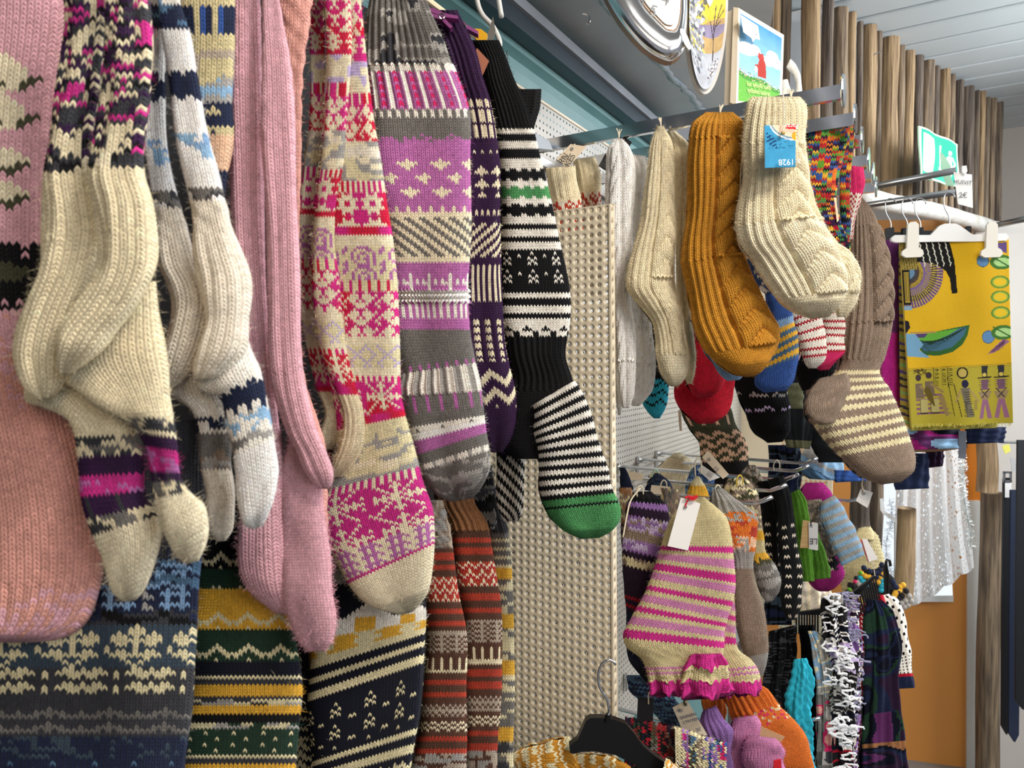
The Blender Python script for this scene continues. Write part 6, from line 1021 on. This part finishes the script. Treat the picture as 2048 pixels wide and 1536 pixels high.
for lab, px, z, c in (('crumpled navy and magenta folded cloth under the yellow scarf', [(1806, 856), (1918, 860), (1916, 888), (1860, 892), (1812, 900)], 1.85, 'M'), ('navy blue satin hem right of the grey strip', [(1932, 855), (2006, 852), (2008, 884), (1938, 888)], 1.86, 'n'),
    ('royal blue folded cloth under the taupe sock toe', [(1800, 905), (1856, 905), (1855, 975), (1788, 980)], 1.95, 'n'), ('dark plum strip of cloth beside the navy one', [(1854, 892), (1884, 894), (1882, 936), (1857, 936)], 1.96, 'D'),
    ('bright blue cloth corner behind the taupe sock', [(1670, 940), (1728, 946), (1725, 962), (1690, 965), (1675, 955)], 1.3, 'b')):
    us = [p[0] for p in px]; vs_ = [p[1] for p in px]; u0, u1, v0, v1 = min(us), max(us), min(vs_), max(vs_)
    cloth('folded_cloth', lab, 'cloth', [([(u0, v0, u1, v0+2), (u0+1, (v0+v1)/2, u1, (v0+v1)/2), (u0+3, v1, u1-2, v1-3)], z, 20, 3, [('panel', 1, '-', c if c != 'M' else '~9NMuS')], .015, [(.004, 3, 1, 2)])])
tag(prism('wooden_shelf_edge', [(1822, 888), (1934, 884), (1936, 896), (1880, 903), (1822, 905)], 1.90, .03, noisy('brown_wood', '7b5636', '92693f', .6, (10, 10, 60), .1)), 'brown wooden edge below the folded cloths', 'shelf')
tag(prism('grey_strip', [(1917, 862), (1933, 862), (1932, 918), (1918, 916)], 1.84, .002, mat('grey_cloth_strip', '5c5f68', .7)), 'narrow grey label strip hanging under the scarves', 'label')
# lace curtain in front of the bright window
lace = bpy.data.materials.new('white_lace'); lace.use_nodes = True; nt = lace.node_tree; b = nt.nodes['Principled BSDF']; b.inputs['Base Color'].default_value = (.88, .88, .86, 1); b.inputs['Roughness'].default_value = .9
tr = nt.nodes.new('ShaderNodeBsdfTransparent'); tl = nt.nodes.new('ShaderNodeBsdfTranslucent'); tl.inputs[0].default_value = (.9, .93, .95, 1); mx = nt.nodes.new('ShaderNodeMixShader'); mx2 = nt.nodes.new('ShaderNodeMixShader'); mx.inputs[0].default_value = .45
tc = nt.nodes.new('ShaderNodeTexCoord'); mp = nt.nodes.new('ShaderNodeMapping'); mp.inputs['Scale'].default_value = (60, 60, 34); vo = nt.nodes.new('ShaderNodeTexVoronoi'); vo.feature = 'DISTANCE_TO_EDGE'; vo.inputs['Scale'].default_value = 1.6
ma = nt.nodes.new('ShaderNodeMath'); ma.operation = 'GREATER_THAN'; ma.inputs[1].default_value = .30
L = nt.links.new; L(tc.outputs['Object'], mp.inputs[0]); L(mp.outputs[0], vo.inputs[0]); L(vo.outputs[0], ma.inputs[0]); L(b.outputs[0], mx.inputs[1]); L(tl.outputs[0], mx.inputs[2]); L(ma.outputs[0], mx2.inputs[0]); L(mx.outputs[0], mx2.inputs[1]); L(tr.outputs[0], mx2.inputs[2]); L(mx2.outputs[0], nt.nodes['Material Output'].inputs[0])
def lace_sheet():
    nu_, nv_ = 130, 46; V = []
    for j in range(nv_+1):
        t = j/nv_
        for i in range(nu_+1):
            s = i/nu_; u = (1795-10*t)*(1-s)+(1912+36*t**.6)*s; top = 880; bot = 1216-98*max(0, s-.1)**1.25+7*abs(math.sin(s*15)); v = top+(bot-top)*t
            z = 2.66+.020*math.sin(s*34+1.2*math.sin(3*t))*(.3+t)+.012*math.sin(s*13+2)*t; V.append(P(u, v, z))
    ix = np.arange((nv_+1)*(nu_+1)).reshape(nv_+1, nu_+1)
    return mobj('lace_curtain', V, np.stack([ix[:-1, :-1], ix[1:, :-1], ix[1:, 1:], ix[:-1, 1:]], -1).reshape(-1, 4), lace, None, True)
tag(lace_sheet(), 'white lace curtain with scalloped hem, backlit by the window', 'curtain')
tag(MB().tube([P(1780, 884, 2.67), P(1960, 884, 2.67)], .006, 8).build('curtain_rod', whitep), 'white rod the lace curtain hangs on', 'rod')
tin = MB()
for k in range(700):
    t = rng.rand(); c = P(1916+24*t**.8+3*math.sin(9*t), 880+215*t, 2.60); d = rng.randn(3); d /= np.linalg.norm(d); tin.tube([c, c+d*.018], .0006, 3, False)
tag(tin.build('tinsel_garland', mat('silver_tinsel', 'dfe3e0', .25, .5)), 'silver white tinsel garland down the right side of the lace', 'garland', None, 'stuff')
tin = MB()
for k in range(300):
    t = rng.rand(); c = P(1778+6*math.sin(8*t), 1000+165*t, 2.62); d = rng.randn(3); d /= np.linalg.norm(d); tin.tube([c, c+d*.02], .0006, 3, False)
tag(tin.build('tinsel_garland', mat('clear_tinsel', 'c9d2d8', .25, .5)), 'short pale tinsel bunch left of the lace curtain', 'garland', None, 'stuff')
br_ = empty('shelf_bracket', P(1795, 1190, 2.3), 'white metal angle bracket beside the lace curtain', 'bracket'); prism('plate', [(1760, 998), (1766, 997), (1770, 1022), (1797, 1040), (1797, 1047), (1766, 1028), (1761, 1020)], 2.3, .004, whitep, br_); prism('upright', [(1790, 1044), (1797, 1046), (1794, 1190), (1790, 1190)], 2.3, .006, whitep, br_)
# ================================================================ right lower cluster
knit('straw_hat', 'pale woven straw hat behind the crocheted bag', 'hat', [T([(1722, 1058, 1742, 1058), (1700, 1070, 1752, 1072), (1690, 1095, 1760, 1098), (1682, 1130, 1764, 1140), (1684, 1175, 1764, 1180), (1690, 1200, 1760, 1200)], 1.75, 18, 3.4, [('crown', 150, 'g1.5', 'U')], th=.03)])
cb = empty('crocheted_bag', P(1760, 1230, 1.60), 'crocheted zigzag bag in navy, yellow, turquoise and grey with bobbles', 'bag')
bobm = {c: mat('bobble_'+c, PAL[c], .95) for c in 'nyaGKTE'}
def ball(c, r, m, parent, name='bobble'):
    V = []; n1, n2 = 5, 7
    for i in range(n1+1):
        a = math.pi*i/n1
        for j in range(n2): b_ = 2*math.pi*j/n2; V.append(c+r*np.array([math.sin(a)*math.cos(b_), math.sin(a)*math.sin(b_), math.cos(a)]))
    return mobj(name, V, [(i*n2+j, (i+1)*n2+j, (i+1)*n2+(j+1) % n2, i*n2+(j+1) % n2) for i in range(n1) for j in range(n2)], m, parent, True)
rowsb = [('n', (1728, 1136), (1762, 1150)), ('n', (1764, 1130), (1752, 1152)), ('y', (1722, 1146), (1746, 1158)), ('y', (1770, 1138), (1756, 1162)), ('a', (1720, 1156), (1732, 1168)), ('a', (1764, 1160), (1762, 1178)), ('G', (1714, 1164), (1724, 1172)), ('K', (1700, 1170), (1722, 1180)), ('y', (1708, 1186), (1722, 1202)), ('K', (1706, 1200), (1736, 1206)), ('n', (1786, 1164), (1796, 1180)), ('y', (1806, 1170), (1782, 1196)), ('y', (1800, 1174), (1788, 1190)), ('K', (1812, 1182), (1788, 1204)), ('G', (1818, 1192), (1796, 1214)), ('G', (1822, 1202), (1802, 1220))]
for c, a, b_ in rowsb:
    for t in np.linspace(0, 1, 4): ball(P(a[0]+(b_[0]-a[0])*t, a[1]+(b_[1]-a[1])*t+2*((t*3) % 2), 1.62), .0068, bobm[c], cb)
for (u, v, c) in ((1721, 1146, 'E'), (1710, 1163, 'T'), (1712, 1156, 'K'), (1699, 1179, 'E'), (1706, 1170, 'K'), (1687, 1190, 'T'), (1694, 1184, 'K')): ball(P(u, v, 1.60), .005, bobm[c], cb)
cloth('pouch', 'dark lining of the crocheted bag', 'bag', [([(1724, 1140, 1768, 1136), (1712, 1165, 1790, 1165), (1704, 1205, 1812, 1205)], 1.66, 14, 4, [('panel', 1, '-', 'K')], .02, None)])
def comb(p0, p1, z, teeth, tl_, lab, n=11):
    r = empty('comb_hanger', P(*p0, z), lab, 'hanger', 'black comb scarf hangers'); a = np.array(p0, float); b_ = np.array(p1, float); d = b_-a; nn_ = np.array([-d[1], d[0]])/np.linalg.norm(d)
    prism('bar', [tuple(a+nn_*-8), tuple(b_+nn_*-2), tuple(b_+nn_*2), tuple(a+nn_*6)], z, .006, blackp, r)
    for k in range(n):
        q_ = a+d*(.30+.66*k/(n-1)); MB().tube([P(q_[0], q_[1], z+.003), P(q_[0]+teeth, q_[1]+tl_, z+.003)], .0018, 6).build('tooth', blackp, r)
    return r
r = comb((1692, 1206), (1752, 1152), 1.45, 9, 42, 'black comb hanger pointing up right with scarves on its teeth'); MB().tube([P(1750, 1152, 1.45), P(1745, 1120, 1.45)], .0008, 5).build('thread', strg, r)
comb((1655, 1222), (1590, 1228), 1.40, 0, 40, 'black comb hanger lying level by the black mitten', 9)
h = empty('plastic_hanger_hook', P(1775, 1190, 1.55), 'black double plastic hook beside the crocheted bag', 'hook')
MB().tube(spl([P(u, v, 1.55) for u, v in ((1777, 1190), (1776, 1150), (1772, 1128), (1774, 1119), (1779, 1121), (1781, 1132))], 16), .003, 8).build('hook', blackp, h, True)
MB().tube([P(1771, 1190, 1.55), P(1769, 1130, 1.55)], .003, 8).build('stem', blackp, h)
fd = lambda a, f, p=0., d=2.: [(a, f, p, d), (a*.5, f*2.3, p+1, -d)]
cloth('scarf', 'dark red scarf with tiny white dots', 'scarf', [([(1712, 1208, 1738, 1205), (1712, 1260, 1740, 1250), (1708, 1340, 1735, 1340), (1712, 1420, 1735, 1420), (1712, 1540, 1740, 1540)], 1.52, 16, 3, [('panel', 1, '-', 'rrw|rrr|rwr')], .015, fd(.003, 2))])
cloth('scarf', 'long translucent navy, green and violet scarf flowing down', 'scarf', [([(1738, 1198, 1758, 1200), (1735, 1240, 1784, 1232), (1733, 1300, 1800, 1290), (1730, 1380, 1802, 1370), (1724, 1460, 1808, 1450), (1718, 1560, 1816, 1560)], 1.42, 34, 3, [('panel', 240, '-', '~9NnNfnD'), ('panel', 60, '-', '~9nDfNu'), ('panel', 80, '-', '~9unuNDnNQ')], .02, fd(.007, 2.5, 1, 3))])
cloth('scarf', 'white polka dot scarf with red and navy hem', 'scarf', [([(1758, 1192, 1776, 1188), (1762, 1215, 1796, 1200), (1772, 1260, 1812, 1240), (1784, 1310, 1820, 1296), (1788, 1345, 1824, 1342), (1792, 1378, 1827, 1376)], 1.50, 18, 3, [('panel', 130, '-', 'wwwwww|wwkkww|wwkkww|wwwwww|wwwwww|kwwwwk|kwwwwk|wwwwww'), ('panel', 34, '-', 'www|wkw'), ('hem', 7, '-', 'r'), ('hem', 24, '-', 'n')], .014, fd(.002, 1.5))])
cloth('scarf', 'bright red scarf corner above the polka dot scarf', 'scarf', [([(1752, 1188, 1766, 1190), (1760, 1205, 1774, 1215), (1768, 1240, 1782, 1250)], 1.49, 8, 3, [('panel', 1, '-', 'r')], .01, None)])
# white ruffle scarf
rf = [('leg', 40, 'f7', '~2wKG'), ('leg', 60, 'f7', '~2wWN'), ('leg', 60, 'f7', '~2WKl'), ('leg', 80, 'f7', '~2wGK'), ('leg', 80, 'f7', '~2WwN'), ('leg', 60, 'f7', '~2wKr')]
for i, (st, z, lab) in enumerate((([(1640, 1195, 1680, 1190), (1645, 1240, 1690, 1240), (1652, 1300, 1700, 1300), (1660, 1360, 1706, 1360), (1664, 1420, 1706, 1420), (1668, 1480, 1702, 1480), (1670, 1560, 1700, 1560)], 1.27, 'airy white and grey ruffle scarf, left strand'),
   ([(1672, 1190, 1706, 1190), (1680, 1240, 1716, 1238), (1690, 1290, 1722, 1290), (1695, 1350, 1724, 1350), (1700, 1420, 1716, 1420), (1702, 1540, 1712, 1540)], 1.32, 'airy violet, black and white ruffle scarf, right strand'))):
    r = knit('ruffle_scarf', lab, 'scarf', [T(st, z, 16, 3.2, [('strand', b[1], 'f5', b[3].replace('w', 'K', 1) if i == 0 else '~2DKwV') for b in rf], th=.02, mat=CL, rel=0, k=0, jit=.004, fold=fd(.006, 3, i, 9))], 'ruffle scarf strands')
    lo = MB()
    for k in range(34):
        t = rng.rand(); s0 = st[int(t*(len(st)-1))]; s1 = st[min(int(t*(len(st)-1))+1, len(st)-1)]; f = t*(len(st)-1) % 1
        u = (s0[0]*(1-f)+s1[0]*f)+rng.rand()*(s0[2]-s0[0]); v = s0[1]*(1-f)+s1[1]*f; ph = rng.rand()*6.28; c = P(u, v, z-.028)
        pts = [c+(.007+.008*rng.rand())*(math.cos(a)*Rv*(1+.4*math.sin(3*a+ph))+math.sin(a)*(Up*.6+Fv*.5*math.cos(ph))) for a in np.linspace(0, 5.4, 16)]; lo.tube(pts, .0012+.0014*rng.rand(), 5)
    o = lo.build('ruffle_loops', mat('white_ladder_yarn' if i == 0 else 'grey_ladder_yarn', 'efeff0' if i == 0 else '8a86a0', .8), r); o['kind'] = 'stuff'
cloth('scarf', 'turquoise fluffy scarf on the lower prong', 'scarf', [([(1592, 1318, 1612, 1316), (1588, 1345, 1620, 1340), (1575, 1385, 1620, 1385), (1572, 1430, 1618, 1430), (1576, 1480, 1626, 1480), (1580, 1560, 1632, 1560)], 1.20, 16, 3, [('panel', 1, 'b2.5', 'a')], .02, fd(.004, 2, 1, 6))])
cloth('scarf', 'pale green and grey sheer scarf with pink patches', 'scarf', [([(1616, 1262, 1632, 1262), (1624, 1290, 1652, 1282), (1632, 1340, 1664, 1330), (1636, 1400, 1668, 1400), (1634, 1460, 1672, 1460), (1630, 1560, 1674, 1560)], 1.28, 18, 3, [('panel', 140, '-', '~5GLSG'), ('panel', 120, '-', '~5sTgG'), ('panel', 60, '-', '~5gGd')], .018, fd(.004, 3, 0, 4))])
cloth('scarf', 'black lacy scarf between the taupe foot and the turquoise scarf', 'scarf', [([(1540, 1262, 1590, 1250), (1536, 1300, 1592, 1300), (1530, 1360, 1582, 1360), (1530, 1410, 1580, 1410), (1540, 1480, 1585, 1490), (1550, 1560, 1590, 1560)], 1.36, 18, 3, [('panel', 1, '-', '~2XXXdk')], .03, fd(.006, 3, 0, 4))])
cloth('scarf', 'black fringed scarf hanging behind the sheer green one', 'scarf', [([(1600, 1250, 1625, 1250), (1604, 1320, 1640, 1320), (1606, 1420, 1645, 1420), (1610, 1560, 1650, 1560)], 1.36, 14, 3, [('panel', 1, '-', '~2XKX')], .02, fd(.005, 3, 2, 4))])
cloth('blouse', 'cream satin blouse behind the black mitten and green wrist warmers', 'blouse', [([(1590, 1150, 1640, 1150), (1588, 1180, 1655, 1180), (1590, 1222, 1660, 1222)], 1.62, 20, 3, [('panel', 1, '-', 'CCLC')], .03, fd(.006, 2))])
cloth('scarf', 'dark blue long scarf behind the prong tips', 'scarf', [([(1540, 890, 1590, 890), (1545, 940, 1600, 940), (1540, 1000, 1590, 1000), (1535, 1080, 1580, 1080), (1530, 1250, 1580, 1250)], 1.66, 18, 4, [('panel', 1, '-', '~6nXAN')], .02, fd(.006, 3, 1, 2))])
cloth('scarf', 'black and dark cloth pile behind the black socks', 'scarf', [([(1560, 740, 1640, 740), (1560, 800, 1640, 800), (1568, 860, 1620, 862), (1575, 895, 1616, 898)], 1.5, 18, 4, [('panel', 120, '-', 'X'), ('hem', 14, '-', 'I')], .02, fd(.004, 2))])
cloth('scarf', 'olive yellow cloth showing between the black socks', 'scarf', [([(1560, 770, 1605, 764), (1565, 800, 1606, 800), (1568, 818, 1606, 818)], 1.42, 12, 4, [('panel', 1, '-', 'I')], .012, None)])
cloth('scarf', 'pale glossy grey blue scarf draped on the rear prong', 'scarf', [([(1630, 850, 1668, 880), (1620, 885, 1676, 905), (1606, 915, 1680, 925), (1600, 940, 1682, 950), (1618, 958, 1690, 962)], 1.62, 18, 3, [('panel', 1, '-', '~9SGSt')], .02, fd(.006, 2, 1, 3))])
cloth('shirt', 'black garment hanging under the big taupe sock', 'shirt', [([(1610, 840, 1660, 840), (1620, 880, 1700, 880), (1640, 925, 1700, 925)], 1.5, 14, 4, [('panel', 1, '-', 'X')], .02, None)])
knit('cap', 'beige paper wrapped bundle above the straw hat', 'cap', [T([(1718, 1056, 1740, 1052), (1712, 1068, 1746, 1064), (1712, 1080, 1748, 1080)], 1.72, 8, 4, [('crown', 1, '-', 'U')], th=.012, mat=CL, rel=0)])
# ================================================================ far right wall stand
aw = mat('white_arch_board', 'dedbd6', .6)
ar = [(2016, 735), (2018, 712), (2026, 700), (2040, 692), (2090, 688), (2090, 735)]
tag(prism('white_arch', ar, 3.2, .03, aw), 'white arched board at the right edge', 'board')
cv = Canvas(40, 130, 'dfe4e0')
for k in range(90): cv.ell(rng.rand(), rng.rand(), .10, .035, ('3f8f8a', '2f7a4c', '5aa6a0', 'd8b83a', 'c0443c')[int(rng.choice(5, p=[.35, .3, .2, .09, .06]))], .9)
printed('floral_panel', [P(2022, 738, 3.1), P(2080, 736, 3.1), P(2080, 872, 3.1), P(2022, 872, 3.1)], cv, .02); tag(bpy.data.objects['floral_panel'], 'teal and green floral panel at the right edge', 'panel')
blk = mat('black_leather', '141519', .5)
for i, (u, v0, v1, w_, z, lab) in enumerate(((2014, 956, 1470, 13, 2.5, 'black leather belt with buckle at the right edge'), (2030, 980, 1485, 16, 2.45, 'dark blue braided belt beside the leather one'), (2047, 880, 1420, 22, 2.35, 'wide black strap at the very right edge'))):
    r = empty('hanging_belt', P(u, v1, z), lab, 'belt', 'belts at the right edge'); n = 26; pts = []
    prism('strap', [(u-w_/2, v0), (u+w_/2, v0), (u+w_/2+3-4*i*0, (v0+v1)/2), (u+w_/2, v1-15), (u, v1), (u-w_/2-4, v1-18), (u-w_/2-3, (v0+v1)/2)], z, .008, blk if i != 1 else mat('navy_braid', '17233c', .8), r)
    if i == 0:
        for px in ([(2007, 943), (2024, 943), (2024, 947), (2007, 947)], [(2007, 960), (2024, 960), (2024, 965), (2007, 965)], [(2007, 943), (2011, 943), (2011, 965), (2007, 965)], [(2020, 943), (2024, 943), (2024, 965), (2020, 965)]): prism('buckle', px, z-.01, .005, chromeb, r)
        prism('label', [(2010, 966), (2023, 966), (2023, 995), (2010, 995)], z-.012, .001, paper, r)
tag(MB().tube([P(1998, 884, 2.5), P(2060, 886, 2.5)], .004, 8).build('wall_hook', blackp), 'black wall hook rod above the belts', 'hook')
tag(prism('price_tag', [(2004, 892), (2018, 888), (2022, 902), (2010, 908)], 2.46, .001, mat('yellow_tag', 'd7cf5a', .7)), 'small yellow price tag above the belts', 'tag')
tag(prism('price_tag', [(2020, 915), (2030, 918), (2036, 945), (2024, 942)], 2.44, .001, mat('grey_tag', 'b5b3b0', .7)), 'grey hanging tag above the braided belt', 'tag')
